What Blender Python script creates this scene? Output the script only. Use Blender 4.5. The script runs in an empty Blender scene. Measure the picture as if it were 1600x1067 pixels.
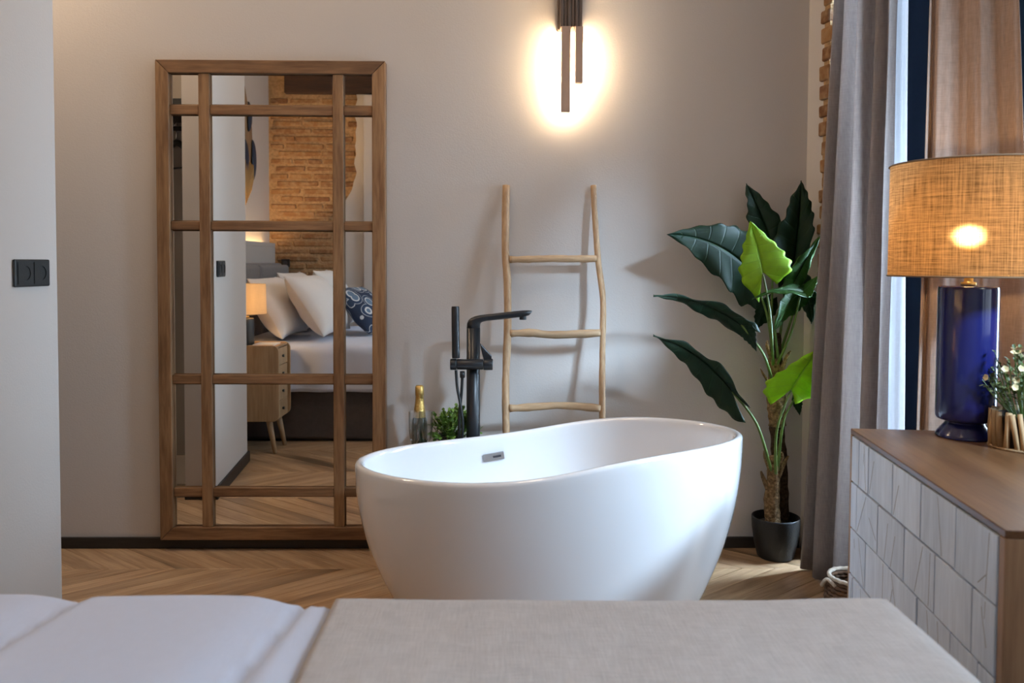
import bpy, bmesh, math, random
from math import sin, cos, pi, radians, sqrt, exp, atan2
from mathutils import Vector, Matrix, Euler, noise
from mathutils.bvhtree import BVHTree
random.seed(11)
SC = bpy.context.scene
COL = SC.collection
V = Vector

# ------------------------------------------------------------ camera
F_PX, PPX, PPY = 1280.0, 800.0, 457.0
CAM = V((0, -3.35, 1.178))
ROT = (Matrix.Rotation(-radians(.86), 3, 'Z') @ Matrix.Rotation(pi / 2 - radians(2.1), 3, 'X')
       @ Matrix.Rotation(radians(.25), 3, 'Z'))
cd = bpy.data.cameras.new('camera')
cam = bpy.data.objects.new('camera', cd)
COL.objects.link(cam)
cam.location = CAM
cam.rotation_euler = ROT.to_euler()
cd.sensor_width = 36
cd.lens = F_PX / 1600 * 36
cd.shift_y = (PPY - 533.5) / 1600
cd.clip_start = .05
cd.dof.use_dof = True
cd.dof.focus_distance = 3.0
cd.dof.aperture_fstop = 4.5
SC.camera = cam

# ------------------------------------------------------------ world, daylight, exposure
w = bpy.data.worlds.new('world')
SC.world = w
w.use_nodes = True
w.node_tree.nodes['Background'].inputs[0].default_value = (.75, .87, 1, 1)
w.node_tree.nodes['Background'].inputs[1].default_value = 3.4

def area(name, loc, target, sx, sy, power, col):
    l = bpy.data.lights.new(name, 'AREA')
    l.shape = 'RECTANGLE'
    l.size, l.size_y = sx, sy
    l.energy = power
    l.color = col
    o = bpy.data.objects.new(name, l)
    COL.objects.link(o)
    o.location = loc
    o.rotation_euler = (V(target) - V(loc)).to_track_quat('-Z', 'Y').to_euler()
    return o

DAY = (.56, .77, 1.0)
# high strip of sky above the houses opposite: cool light falls steeply through the windows
area('sky_light_curtained_leaf', (1.80, -.20, 1.45), (1.0, -.66, 1.25), .22, 2.1, 340, DAY)
area('sky_light_open_leaf', (3.15, -1.20, 3.05), (.75, -.72, .35), 1.0, 1.1, 105, DAY)
area('low_fill_open_leaf', (1.90, -1.02, 1.05), (.70, -.74, .25), .5, 1.3, 30, DAY)  # low daylight fill added outside the open leaf to brighten the tub
area('sky_light_second_window', (4.75, -7.10, 5.45), (-.02, -.10, .72), 1.6, 1.0, 5700, DAY)
# ceiling lamps added out of view as warm fill (fittings are built below)
WARM = (1.0, .74, .50)
FILL_LAMPS = [(-.45, -1.15, 6.5), (-.45, -2.95, 1), (-2.05, -.42, 17)]
for x_, y_, p_ in FILL_LAMPS: area('added_ceiling_fill', (x_, y_, 3.005), (x_, y_, 0), .26, .26, p_, WARM)
SC.view_settings.view_transform = 'Standard'
SC.view_settings.look = 'None'
SC.view_settings.exposure = -0.04
SC.view_settings.gamma = 1
SC.view_settings.use_curve_mapping = False
SC.cycles.use_denoising = True
SC.cycles.caustics_reflective = False
SC.cycles.caustics_refractive = False
SC.cycles.max_bounces = 10
SC.cycles.diffuse_bounces = 6
SC.cycles.glossy_bounces = 5
SC.cycles.transmission_bounces = 8
SC.cycles.transparent_max_bounces = 10
SC.cycles.sample_clamp_indirect = 6

# ------------------------------------------------------------ pixel -> point on a real plane
def ray(x, y):
    return ROT @ V(((x - PPX) / F_PX, -(y - PPY) / F_PX, -1))
def at_y(x, y, Y):
    r = ray(x, y); return CAM + r * ((Y - CAM.y) / r.y)
def at_z(x, y, Z):
    r = ray(x, y); return CAM + r * ((Z - CAM.z) / r.z)
def on_plane(x, y, p0, n):
    r = ray(x, y); return CAM + r * ((p0 - CAM).dot(n) / r.dot(n))
GLASS_Y = -.022
def seen_in_mirror(x, y, Y):
    p = at_y(x, y, 2 * GLASS_Y - Y); p.y = Y; return p

# ------------------------------------------------------------ mesh building
class MB:
    def __init__(s): s.v = []; s.f = []
    def add(s, vs, fs):
        b = len(s.v); s.v += [V(p) for p in vs]; s.f += [[i + b for i in f] for f in fs]; return s
    def box(s, c, d, R=None):
        c = V(c); h = V(d) / 2
        vs = [V((x * h.x, y * h.y, z * h.z)) for x in (-1, 1) for y in (-1, 1) for z in (-1, 1)]
        if R: vs = [R @ p for p in vs]
        return s.add([c + p for p in vs], [(0, 1, 3, 2), (4, 6, 7, 5), (0, 4, 5, 1), (2, 3, 7, 6), (0, 2, 6, 4), (1, 5, 7, 3)])
    def box2(s, a, b):
        a, b = V(a), V(b); return s.box((a + b) / 2, [abs(q) for q in (b - a)])
    def prism(s, pts, off):
        """closed polygon pts (3D, planar) extruded by vector off"""
        n = len(pts); off = V(off)
        return s.add([V(p) for p in pts] + [V(p) + off for p in pts],
                     [list(range(n))[::-1], list(range(n, 2 * n))] + [(i, (i + 1) % n, n + (i + 1) % n, n + i) for i in range(n)])
    def tube(s, pts, r, seg=12, flat=1.0, up=None, caps=True, wob=0):
        pts = [V(p) for p in pts]; n = len(pts)
        rs = r if isinstance(r, (list, tuple)) else [r] * n
        t0 = (pts[1] - pts[0]).normalized()
        u = V(up) if up else (V((0, 0, 1)) if abs(t0.z) < .9 else V((0, 1, 0)))
        vs = []
        for i, p in enumerate(pts):
            t = (pts[min(i + 1, n - 1)] - pts[max(i - 1, 0)]).normalized()
            a = (u - t * u.dot(t)).normalized(); b = t.cross(a); u = a
            for k in range(seg):
                th = 2 * pi * k / seg
                q = rs[i] * (1 + (wob * noise.noise(V((cos(th) * 2, sin(th) * 2, i * .6 + pts[0].x * 9))) if wob else 0))
                vs.append(p + a * cos(th) * q * flat + b * sin(th) * q)
        fs = [(i * seg + k, i * seg + (k + 1) % seg, (i + 1) * seg + (k + 1) % seg, (i + 1) * seg + k) for i in range(n - 1) for k in range(seg)]
        if caps: fs += [list(range(seg))[::-1], list(range((n - 1) * seg, n * seg))]
        return s.add(vs, fs)
    def lathe(s, prof, c=(0, 0, 0), seg=40, fn=None, cap=(True, True)):
        c = V(c); vs = []
        for r, z in prof:
            for k in range(seg):
                th = 2 * pi * k / seg; q = r * (fn(th, z) if fn else 1)
                vs.append(c + V((q * cos(th), q * sin(th), z)))
        n = len(prof)
        fs = [(i * seg + k, i * seg + (k + 1) % seg, (i + 1) * seg + (k + 1) % seg, (i + 1) * seg + k) for i in range(n - 1) for k in range(seg)]
        if cap[0]: fs.append(list(range(seg))[::-1])
        if cap[1]: fs.append(list(range((n - 1) * seg, n * seg)))
        return s.add(vs, fs)
    def grid(s, P, closed_u=False):
        """P[i][j] points"""
        n, m = len(P), len(P[0]); vs = [p for r in P for p in r]
        fs = [(i * m + j, i * m + (j + 1) % m, (i + 1) * m + (j + 1) % m, (i + 1) * m + j) for i in range(n - 1) for j in range(m if closed_u else m - 1)]
        return s.add(vs, fs)

ORG = {}
def mesh_of(name, mb, org, smooth=False, mat=None):
    me = bpy.data.meshes.new(name)
    me.from_pydata([tuple(p - org) for p in mb.v], [], mb.f)
    me.update()
    if smooth: me.polygons.foreach_set('use_smooth', [True] * len(me.polygons))
    if mat: me.materials.append(mat)
    return me
def mods(o, bevel=0, seg=2, solid=0, sub=0, auto=False, off=0):
    if solid:
        m = o.modifiers.new('solid', 'SOLIDIFY'); m.thickness = solid; m.offset = off
    if bevel:
        m = o.modifiers.new('bevel', 'BEVEL'); m.width = bevel; m.segments = seg; m.limit_method = 'ANGLE'; m.angle_limit = radians(35)
    if sub:
        m = o.modifiers.new('sub', 'SUBSURF'); m.levels = sub; m.render_levels = sub
    return o
def obj(name, mb, mat, parent=None, smooth=False, fix=True, **kw):
    """link ONE mesh object; vertices are world coordinates"""
    if parent: org = ORG[parent.name]
    else:
        xs = [p.x for p in mb.v]; ys = [p.y for p in mb.v]; zs = [p.z for p in mb.v]
        org = V(((min(xs) + max(xs)) / 2, (min(ys) + max(ys)) / 2, min(zs)))
    me = mesh_of(name, mb, org, smooth, mat)
    if fix:
        bm = bmesh.new(); bm.from_mesh(me); bmesh.ops.recalc_face_normals(bm, faces=bm.faces); bm.to_mesh(me); bm.free()
    o = bpy.data.objects.new(name, me); COL.objects.link(o)
    if parent: o.parent = parent
    else: o.location = org
    ORG[o.name] = org
    mods(o, **kw)
    return o
def thing(name, label, cat, loc=(0, 0, 0), group=None):
    o = bpy.data.objects.new(name, None); COL.objects.link(o)
    o.empty_display_size = .05
    o.location = loc; ORG[o.name] = V(loc)
    return tag(o, label, cat, group)
def tag(o, label, cat, group=None):
    o['label'] = label; o['category'] = cat
    if group: o['group'] = group
    return o
def struct(name, mb, mat, label=None, **kw):
    o = obj(name, mb, mat, **kw); o['kind'] = 'structure'
    if label: o['label'] = label
    return o

# ------------------------------------------------------------ materials
def new_mat(name):
    m = bpy.data.materials.new(name); m.use_nodes = True
    return m, m.node_tree, m.node_tree.nodes['Principled BSDF']
def col4(c): return (*c, 1)
def plain(name, c, rough=.5, metal=0, coat=0, bump=0, bscale=60, spec=.5, var=0):
    m, t, b = new_mat(name)
    b.inputs['Base Color'].default_value = col4(c); b.inputs['Roughness'].default_value = rough
    b.inputs['Metallic'].default_value = metal; b.inputs['Coat Weight'].default_value = coat
    b.inputs['Coat Roughness'].default_value = .05; b.inputs['Specular IOR Level'].default_value = spec
    if bump or var:
        tc = t.nodes.new('ShaderNodeTexCoord'); nz = t.nodes.new('ShaderNodeTexNoise')
        nz.inputs['Scale'].default_value = bscale; nz.inputs['Detail'].default_value = 6
        t.links.new(tc.outputs['Object'], nz.inputs['Vector'])
        if bump:
            bp = t.nodes.new('ShaderNodeBump'); bp.inputs['Strength'].default_value = bump; bp.inputs['Distance'].default_value = .01
            t.links.new(nz.outputs['Fac'], bp.inputs['Height']); t.links.new(bp.outputs['Normal'], b.inputs['Normal'])
        if var:
            r = t.nodes.new('ShaderNodeValToRGB')
            r.color_ramp.elements[0].position = .3; r.color_ramp.elements[1].position = .7
            r.color_ramp.elements[0].color = col4([q * (1 - var) for q in c]); r.color_ramp.elements[1].color = col4([min(1, q * (1 + var)) for q in c])
            t.links.new(nz.outputs['Fac'], r.inputs['Fac']); t.links.new(r.outputs['Color'], b.inputs['Base Color'])
    return m
def wood(name, c1, c2, axis='z', rough=.45, scale=1.0, rnd=0.0, knots=0.0, rot=0.0, bump=.15, wash=None):
    """grain runs along the given object axis; per-object tone from Object Info random"""
    m, t, b = new_mat(name); N, L = t.nodes.new, t.links.new
    tc = N('ShaderNodeTexCoord'); oi = N('ShaderNodeObjectInfo')
    off = N('ShaderNodeVectorMath'); off.operation = 'SCALE'; off.inputs[0].default_value = (7.1, 3.3, 5.7)
    L(oi.outputs['Random'], off.inputs['Scale'])
    mr = N('ShaderNodeMapping'); mr.inputs['Rotation'].default_value = (0, 0, rot); L(tc.outputs['Object'], mr.inputs['Vector'])
    ad = N('ShaderNodeVectorMath'); L(mr.outputs['Vector'], ad.inputs[0]); L(off.outputs['Vector'], ad.inputs[1])
    mp = N('ShaderNodeMapping'); s = {'x': (.09, 1, 1), 'y': (1, .09, 1), 'z': (1, 1, .09)}[axis]
    mp.inputs['Scale'].default_value = [q * scale for q in s]; L(ad.outputs['Vector'], mp.inputs['Vector'])
    n1 = N('ShaderNodeTexNoise'); n1.inputs['Scale'].default_value = 22; n1.inputs['Detail'].default_value = 9; n1.inputs['Roughness'].default_value = .65
    n1.inputs['Distortion'].default_value = .6; L(mp.outputs['Vector'], n1.inputs['Vector'])
    n2 = N('ShaderNodeTexNoise'); n2.inputs['Scale'].default_value = 110; n2.inputs['Detail'].default_value = 4; L(mp.outputs['Vector'], n2.inputs['Vector'])
    mx = N('ShaderNodeMix'); mx.inputs[0].default_value = .35; L(n1.outputs['Fac'], mx.inputs[2]); L(n2.outputs['Fac'], mx.inputs[3])
    rp = N('ShaderNodeValToRGB'); rp.color_ramp.elements[0].position = .39; rp.color_ramp.elements[1].position = .61
    rp.color_ramp.elements[0].color = col4(c2); rp.color_ramp.elements[1].color = col4(c1); L(mx.outputs[0], rp.inputs['Fac'])
    out = rp.outputs['Color']
    if knots:
        n3 = N('ShaderNodeTexNoise'); n3.inputs['Scale'].default_value = 7; n3.inputs['Detail'].default_value = 2; L(mp.outputs['Vector'], n3.inputs['Vector'])
        mr2 = N('ShaderNodeMapRange'); mr2.inputs[1].default_value = .58; mr2.inputs[2].default_value = .72; mr2.inputs[3].default_value = 0; mr2.inputs[4].default_value = knots
        L(n3.outputs['Fac'], mr2.inputs[0])
        k = N('ShaderNodeMix'); k.data_type = 'RGBA'; L(mr2.outputs[0], k.inputs[0]); L(out, k.inputs[6]); k.inputs[7].default_value = col4([q * .35 for q in c2])
        out = k.outputs[2]
    if rnd:
        mr3 = N('ShaderNodeMapRange'); mr3.inputs[3].default_value = 1 - rnd; mr3.inputs[4].default_value = 1 + rnd; L(oi.outputs['Random'], mr3.inputs[0])
        h = N('ShaderNodeHueSaturation'); L(mr3.outputs[0], h.inputs['Value']); L(out, h.inputs['Color']); out = h.outputs['Color']
    L(out, b.inputs['Base Color']); b.inputs['Roughness'].default_value = rough
    bp = N('ShaderNodeBump'); bp.inputs['Strength'].default_value = bump; bp.inputs['Distance'].default_value = .004
    L(mx.outputs[0], bp.inputs['Height']); L(bp.outputs['Normal'], b.inputs['Normal'])
    return m
def fabric(name, c, rough=.9, scale=700, trans=0.0, var=.12, sheen=.2, bump=.25, fold=0, streak=.5):
    m, t, b = new_mat(name); N, L = t.nodes.new, t.links.new
    tc = N('ShaderNodeTexCoord')
    outs = []
    for sc in ((scale, scale * .06, scale * .06), (scale * .06, scale, scale * .06), (scale * .06, scale * .06, scale)):
        mp = N('ShaderNodeMapping'); mp.inputs['Scale'].default_value = sc; L(tc.outputs['Object'], mp.inputs['Vector'])
        nz = N('ShaderNodeTexNoise'); nz.inputs['Scale'].default_value = 1; nz.inputs['Detail'].default_value = 3; L(mp.outputs['Vector'], nz.inputs['Vector'])
        outs.append(nz.outputs['Fac'])
    a = N('ShaderNodeMath'); L(outs[0], a.inputs[0]); L(outs[1], a.inputs[1])
    a2 = N('ShaderNodeMath'); L(a.outputs[0], a2.inputs[0]); L(outs[2], a2.inputs[1])
    mr = N('ShaderNodeMapRange'); mr.inputs[1].default_value = 1.1; mr.inputs[2].default_value = 1.9; L(a2.outputs[0], mr.inputs[0])
    mr.inputs[3].default_value = 1 - var; mr.inputs[4].default_value = 1 + var
    hs = N('ShaderNodeHueSaturation'); hs.inputs['Color'].default_value = col4(c); L(mr.outputs[0], hs.inputs['Value'])
    L(hs.outputs['Color'], b.inputs['Base Color'])
    b.inputs['Roughness'].default_value = rough; b.inputs['Sheen Weight'].default_value = sheen; b.inputs['Specular IOR Level'].default_value = .15
    bp = N('ShaderNodeBump'); bp.inputs['Strength'].default_value = bump; bp.inputs['Distance'].default_value = .002
    L(a2.outputs[0], bp.inputs['Height']); L(bp.outputs['Normal'], b.inputs['Normal'])
    if trans:
        tr = N('ShaderNodeBsdfTranslucent'); L(hs.outputs['Color'], tr.inputs['Color'])
        ms = N('ShaderNodeMixShader'); ms.inputs[0].default_value = trans
        L(b.outputs[0], ms.inputs[1]); L(tr.outputs[0], ms.inputs[2]); L(ms.outputs[0], t.nodes['Material Output'].inputs['Surface'])
    return m
def emit(name, c, s):
    m = bpy.data.materials.new(name); m.use_nodes = True; t = m.node_tree; t.nodes.clear()
    e = t.nodes.new('ShaderNodeEmission'); e.inputs[0].default_value = col4(c); e.inputs[1].default_value = s
    o = t.nodes.new('ShaderNodeOutputMaterial'); t.links.new(e.outputs[0], o.inputs[0]); return m
def thin_glass(name, tint=(1, 1, 1), gl=.08, rough=0.0):
    m = bpy.data.materials.new(name); m.use_nodes = True; t = m.node_tree; t.nodes.clear(); N, L = t.nodes.new, t.links.new
    tr = N('ShaderNodeBsdfTransparent'); tr.inputs[0].default_value = col4(tint)
    g = N('ShaderNodeBsdfGlossy'); g.inputs['Roughness'].default_value = rough
    fr = N('ShaderNodeLayerWeight'); fr.inputs['Blend'].default_value = .25
    ma = N('ShaderNodeMath'); ma.operation = 'MULTIPLY_ADD'; L(fr.outputs['Fresnel'], ma.inputs[0]); ma.inputs[1].default_value = .45; ma.inputs[2].default_value = gl * .3
    mx = N('ShaderNodeMixShader'); L(ma.outputs[0], mx.inputs[0]); L(tr.outputs[0], mx.inputs[1]); L(g.outputs[0], mx.inputs[2])
    o = N('ShaderNodeOutputMaterial'); L(mx.outputs[0], o.inputs[0]); return m
def leaf_mat(name, c, c_vein, trans=.25, rough=.35):
    m, t, b = new_mat(name); N, L = t.nodes.new, t.links.new
    uv = N('ShaderNodeUVMap'); sp = N('ShaderNodeSeparateXYZ'); L(uv.outputs[0], sp.inputs[0])
    # side veins: bands of (u - slant*|v|); midrib: |v| small
    ab = N('ShaderNodeMath'); ab.operation = 'ABSOLUTE'; L(sp.outputs['Y'], ab.inputs[0])
    u1 = N('ShaderNodeMath'); u1.operation = 'MULTIPLY_ADD'; L(ab.outputs[0], u1.inputs[0]); u1.inputs[1].default_value = -.10; L(sp.outputs['X'], u1.inputs[2])
    fr = N('ShaderNodeMath'); fr.operation = 'PINGPONG'; L(u1.outputs[0], fr.inputs[0]); fr.inputs[1].default_value = .07
    v1 = N('ShaderNodeMapRange'); L(fr.outputs[0], v1.inputs[0]); v1.inputs[1].default_value = 0; v1.inputs[2].default_value = .009; v1.inputs[3].default_value = .65; v1.inputs[4].default_value = 0
    v2 = N('ShaderNodeMapRange'); L(ab.outputs[0], v2.inputs[0]); v2.inputs[1].default_value = .02; v2.inputs[2].default_value = .06; v2.inputs[3].default_value = 1; v2.inputs[4].default_value = 0
    mx = N('ShaderNodeMath'); mx.operation = 'MAXIMUM'; L(v1.outputs[0], mx.inputs[0]); L(v2.outputs[0], mx.inputs[1])
    nz = N('ShaderNodeTexNoise'); nz.inputs['Scale'].default_value = 30; tc = N('ShaderNodeTexCoord'); L(tc.outputs['Object'], nz.inputs['Vector'])
    rp = N('ShaderNodeMix'); rp.data_type = 'RGBA'; rp.inputs[6].default_value = col4([q * .75 for q in c]); rp.inputs[7].default_value = col4([q * 1.25 for q in c]); L(nz.outputs['Fac'], rp.inputs[0])
    cm = N('ShaderNodeMix'); cm.data_type = 'RGBA'; L(mx.outputs[0], cm.inputs[0]); L(rp.outputs[2], cm.inputs[6]); cm.inputs[7].default_value = col4(c_vein)
    L(cm.outputs[2], b.inputs['Base Color']); b.inputs['Roughness'].default_value = rough; b.inputs['Specular IOR Level'].default_value = .3
    bp = N('ShaderNodeBump'); bp.inputs['Strength'].default_value = .5; bp.inputs['Distance'].default_value = .003; bp.invert = True
    L(mx.outputs[0], bp.inputs['Height']); L(bp.outputs['Normal'], b.inputs['Normal'])
    tr = N('ShaderNodeBsdfTranslucent'); L(cm.outputs[2], tr.inputs['Color'])
    ms = N('ShaderNodeMixShader'); ms.inputs[0].default_value = trans
    L(b.outputs[0], ms.inputs[1]); L(tr.outputs[0], ms.inputs[2]); L(ms.outputs[0], t.nodes['Material Output'].inputs['Surface'])
    return m

M = {}
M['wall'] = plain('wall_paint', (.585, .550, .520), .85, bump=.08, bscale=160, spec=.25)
M['wall_l'] = plain('wall_paint_darkened', (.535, .495, .46), .85, bump=.08, bscale=160, spec=.25)  # same paint as the other walls, darkened to offset the light falling here
M['ceil'] = plain('ceiling_paint', (.75, .71, .66), .9, spec=.2)
M['base'] = wood('black_baseboard_wood', (.030, .024, .02), (.014, .012, .011), 'x', .5)
M['oak_floor'] = {}
M['frame_v'] = wood('walnut_toned_oak_upright', (.335, .190, .090), (.165, .080, .034), 'z', .5, rnd=.10, knots=.4)
M['frame_h'] = wood('walnut_toned_oak_rail', (.290, .155, .072), (.130, .060, .025), 'x', .5, rnd=.10, knots=.4)
M['pole'] = wood('pale_teak_pole', (.56, .38, .22), (.36, .22, .115), 'z', .6, scale=1.5, knots=.5)
M['rung'] = wood('pale_teak_rung', (.60, .42, .25), (.40, .26, .14), 'x', .6, scale=1.5, knots=.5)
M['black'] = plain('matt_black_metal', (.010, .012, .015), .32, spec=.5)
M['black2'] = plain('black_plastic', (.013, .015, .016), .45, bump=.1, bscale=300)
M['tub'] = plain('white_acrylic', (.80, .81, .83), .05, coat=1)
M['chrome'] = plain('chrome', (.55, .56, .58), .2, metal=1)
M['dark_chrome'] = plain('dark_slot', (.08, .08, .09), .3, metal=.6)
M['linen'] = fabric('rose_grey_linen_curtain', (.40, .36, .345), scale=520, trans=.50, var=.14)
M['linen2'] = fabric('taupe_linen_curtain', (.42, .30, .235), scale=520, trans=.05, var=.14)
M['sheer'] = fabric('white_voile', (.86, .88, .92), scale=900, trans=.6, var=.05)
M['navy'] = plain('navy_painted_joinery', (.0025, .005, .010), .8, spec=.06)
M['navy_fab'] = fabric('added_drape_navy_cloth', (.010, .022, .040), scale=600, var=.2, sheen=.1)
M['oak_top'] = wood('honey_oak_top', (.165, .080, .034), (.105, .046, .018), 'x', .38, scale=.9, knots=.35)
M['oak_side'] = wood('honey_oak_upright', (.36, .22, .125), (.24, .135, .075), 'z', .5, scale=.9, knots=.35)
M['tile'] = wood('white_washed_wood_tile', (.66, .765, .91), (.52, .61, .745), 'z', .55, scale=1.2, rnd=.07, bump=.3)
M['groove'] = plain('grey_groove', (.14, .13, .135), .8)
M['blue'] = plain('cobalt_glazed_ceramic', (.007, .011, .095), .16, coat=.3)
M['brass'] = plain('brushed_brass', (.78, .52, .20), .28, metal=1)
M['white_duvet'] = fabric('white_cotton', (.60, .655, .80), scale=900, var=.02, bump=.1)
M['pillow'] = fabric('white_pillowcase', (.76, .73, .70), scale=900, var=.03, bump=.12)
M['runner'] = fabric('oatmeal_linen_runner', (.50, .475, .465), scale=420, var=.12, bump=.35)
M['base_fab'] = fabric('dark_taupe_upholstery', (.085, .072, .068), scale=500, var=.15)
M['head_fab'] = fabric('slate_grey_upholstery', (.16, .155, .16), scale=500, var=.1)
M['head_fab_dark'] = fabric('charcoal_upholstery', (.085, .08, .08), scale=500, var=.1)
M['panel'] = plain('pale_grey_panel', (.42, .395, .37), .7)
M['mango'] = wood('pale_mango_wood', (.46, .32, .18), (.33, .21, .11), 'z', .5, scale=.8)
M['mango_top'] = wood('pale_mango_wood_top', (.42, .25, .12), (.30, .17, .08), 'x', .5, scale=.8)
M['dark_ceramic'] = plain('dark_grey_ceramic', (.028, .030, .030), .4)
M['mortar'] = plain('lime_mortar', (.42, .27, .145), .95, bump=1.0, bscale=45, spec=.1, var=.25)
M['lintel'] = wood('dark_old_beam', (.060, .026, .014), (.020, .010, .007), 'x', .8, bump=.6)
M['closet'] = plain('grey_brown_closet_board', (.26, .225, .195), .6)
M['glass'] = thin_glass('clear_glass')
M['crystal'] = thin_glass('cut_crystal', (.97, .98, .98), .25)
M['stem_green'] = plain('green_petiole', (.10, .17, .035), .45, var=.3, bscale=25)
M['fibre'] = plain('palm_fibre_trunk', (.22, .145, .075), .95, bump=1.0, bscale=90, var=.6, spec=.1)
M['trunk_dark'] = plain('dark_fibre_trunk', (.055, .035, .022), .95, bump=1.0, bscale=90, var=.6, spec=.1)
M['soil'] = plain('dark_potting_soil', (.02, .016, .012), .95, bump=.8, bscale=80)
M['pot'] = plain('ribbed_black_pot', (.010, .011, .012), .5, bump=.15, bscale=140)
M['leaf_dark'] = leaf_mat('dark_green_leaf', (.008, .030, .014), (.016, .048, .022), .08, .48)
M['leaf_mid'] = leaf_mat('mid_green_leaf', (.035, .105, .020), (.06, .15, .035), .25, .45)
M['leaf_light'] = leaf_mat('lime_green_leaf', (.350, .600, .026), (.27, .49, .035), .38, .45)
M['box_leaf'] = plain('boxwood_leaf', (.16, .29, .05), .45, var=.5, bscale=40)
M['box_leaf2'] = plain('olive_leaf', (.075, .105, .03), .5, var=.5, bscale=40)
M['flower'] = plain('cream_petal', (.72, .62, .36), .6)
M['gold'] = plain('gold_foil', (.75, .50, .16), .32, metal=1, bump=.4, bscale=120)
M['bottle'] = plain('dark_green_bottle_glass', (.016, .028, .014), .08, coat=1)
M['bottle_label'] = plain('pale_bottle_label', (.45, .42, .40), .6)
M['stick'] = wood('driftwood_stick', (.50, .33, .17), (.27, .16, .075), 'z', .7, scale=2, rnd=.25)
M['wicker'] = wood('brown_wicker', (.17, .085, .04), (.07, .035, .018), 'x', .7, scale=3, bump=.8)
M['rope'] = plain('cream_rope', (.62, .55, .46), .9, bump=.6, bscale=200)
M['tan'] = wood('tan_carved_wood', (.30, .19, .10), (.20, .12, .06), 'z', .7)
M['hang_blue'] = plain('ink_blue_paint', (.014, .026, .055), .6)
M['straw'] = plain('straw_fringe', (.40, .24, .09), .9, bump=.7, bscale=150)
M['paper'] = plain('white_paper', (.8, .78, .74), .6)
M['sconce'] = wood('black_brown_sconce', (.150, .105, .080), (.085, .06, .048), 'z', .5, scale=2)
M['bar'] = plain('black_bar_glare_tint', (.46, .31, .225), .5)  # bars are black metal; the glare on them is put into this colour
M['led'] = emit('warm_led', (1.0, .72, .44), 120)
M['led2'] = emit('warm_cove_led', (1.0, .62, .28), 115)
M['bulb'] = emit('warm_bulb', (1.0, .66, .32), 125)
M['bulb2'] = emit('warm_bedside_bulb', (1.0, .60, .28), 210)
m, t, b = new_mat('mirror_silver')
b.inputs['Base Color'].default_value = (.90, .90, .88, 1); b.inputs['Metallic'].default_value = 1; b.inputs['Roughness'].default_value = 0.0
M['mirror'] = m

# chevron floor: two plank directions
ANG = radians(38)
for s in (1, -1):
    M['oak_floor'][s] = wood('oak_plank_%s' % ('rising' if s > 0 else 'falling'), (.52, .345, .20), (.31, .185, .10), 'x', .40, scale=.8, rnd=.13, knots=.95, rot=-s * ANG)
m, t, b = new_mat('old_brick'); N, L = t.nodes.new, t.links.new
oi = N('ShaderNodeObjectInfo'); rp = N('ShaderNodeValToRGB'); L(oi.outputs['Random'], rp.inputs['Fac'])
for i, (p, c) in enumerate(((0, (.30, .155, .060)), (.35, (.40, .240, .11)), (.65, (.42, .265, .13)), (.85, (.32, .165, .065)), (1, (.17, .075, .032)))):
    e = rp.color_ramp.elements[0] if i == 0 else rp.color_ramp.elements[1] if i == 4 else rp.color_ramp.elements.new(p)
    e.position = p; e.color = col4(c)
tc = N('ShaderNodeTexCoord'); nz = N('ShaderNodeTexNoise'); nz.inputs['Scale'].default_value = 24; nz.inputs['Detail'].default_value = 8
ad = N('ShaderNodeVectorMath'); L(tc.outputs['Object'], ad.inputs[0]); L(oi.outputs['Location'], ad.inputs[1]); L(ad.outputs['Vector'], nz.inputs['Vector'])
mx = N('ShaderNodeMix'); mx.data_type = 'RGBA'; L(rp.outputs['Color'], mx.inputs[6]); mx.inputs[7].default_value = (.43, .285, .155, 1)
mr = N('ShaderNodeMapRange'); mr.inputs[1].default_value = .42; mr.inputs[2].default_value = .7; mr.inputs[3].default_value = 0; mr.inputs[4].default_value = .75
L(nz.outputs['Fac'], mr.inputs[0]); L(mr.outputs[0], mx.inputs[0]); L(mx.outputs[2], b.inputs['Base Color']); b.inputs['Roughness'].default_value = .95
bp = N('ShaderNodeBump'); bp.inputs['Strength'].default_value = .8; bp.inputs['Distance'].default_value = .01; L(nz.outputs['Fac'], bp.inputs['Height']); L(bp.outputs['Normal'], b.inputs['Normal'])
M['brick'] = m
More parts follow.
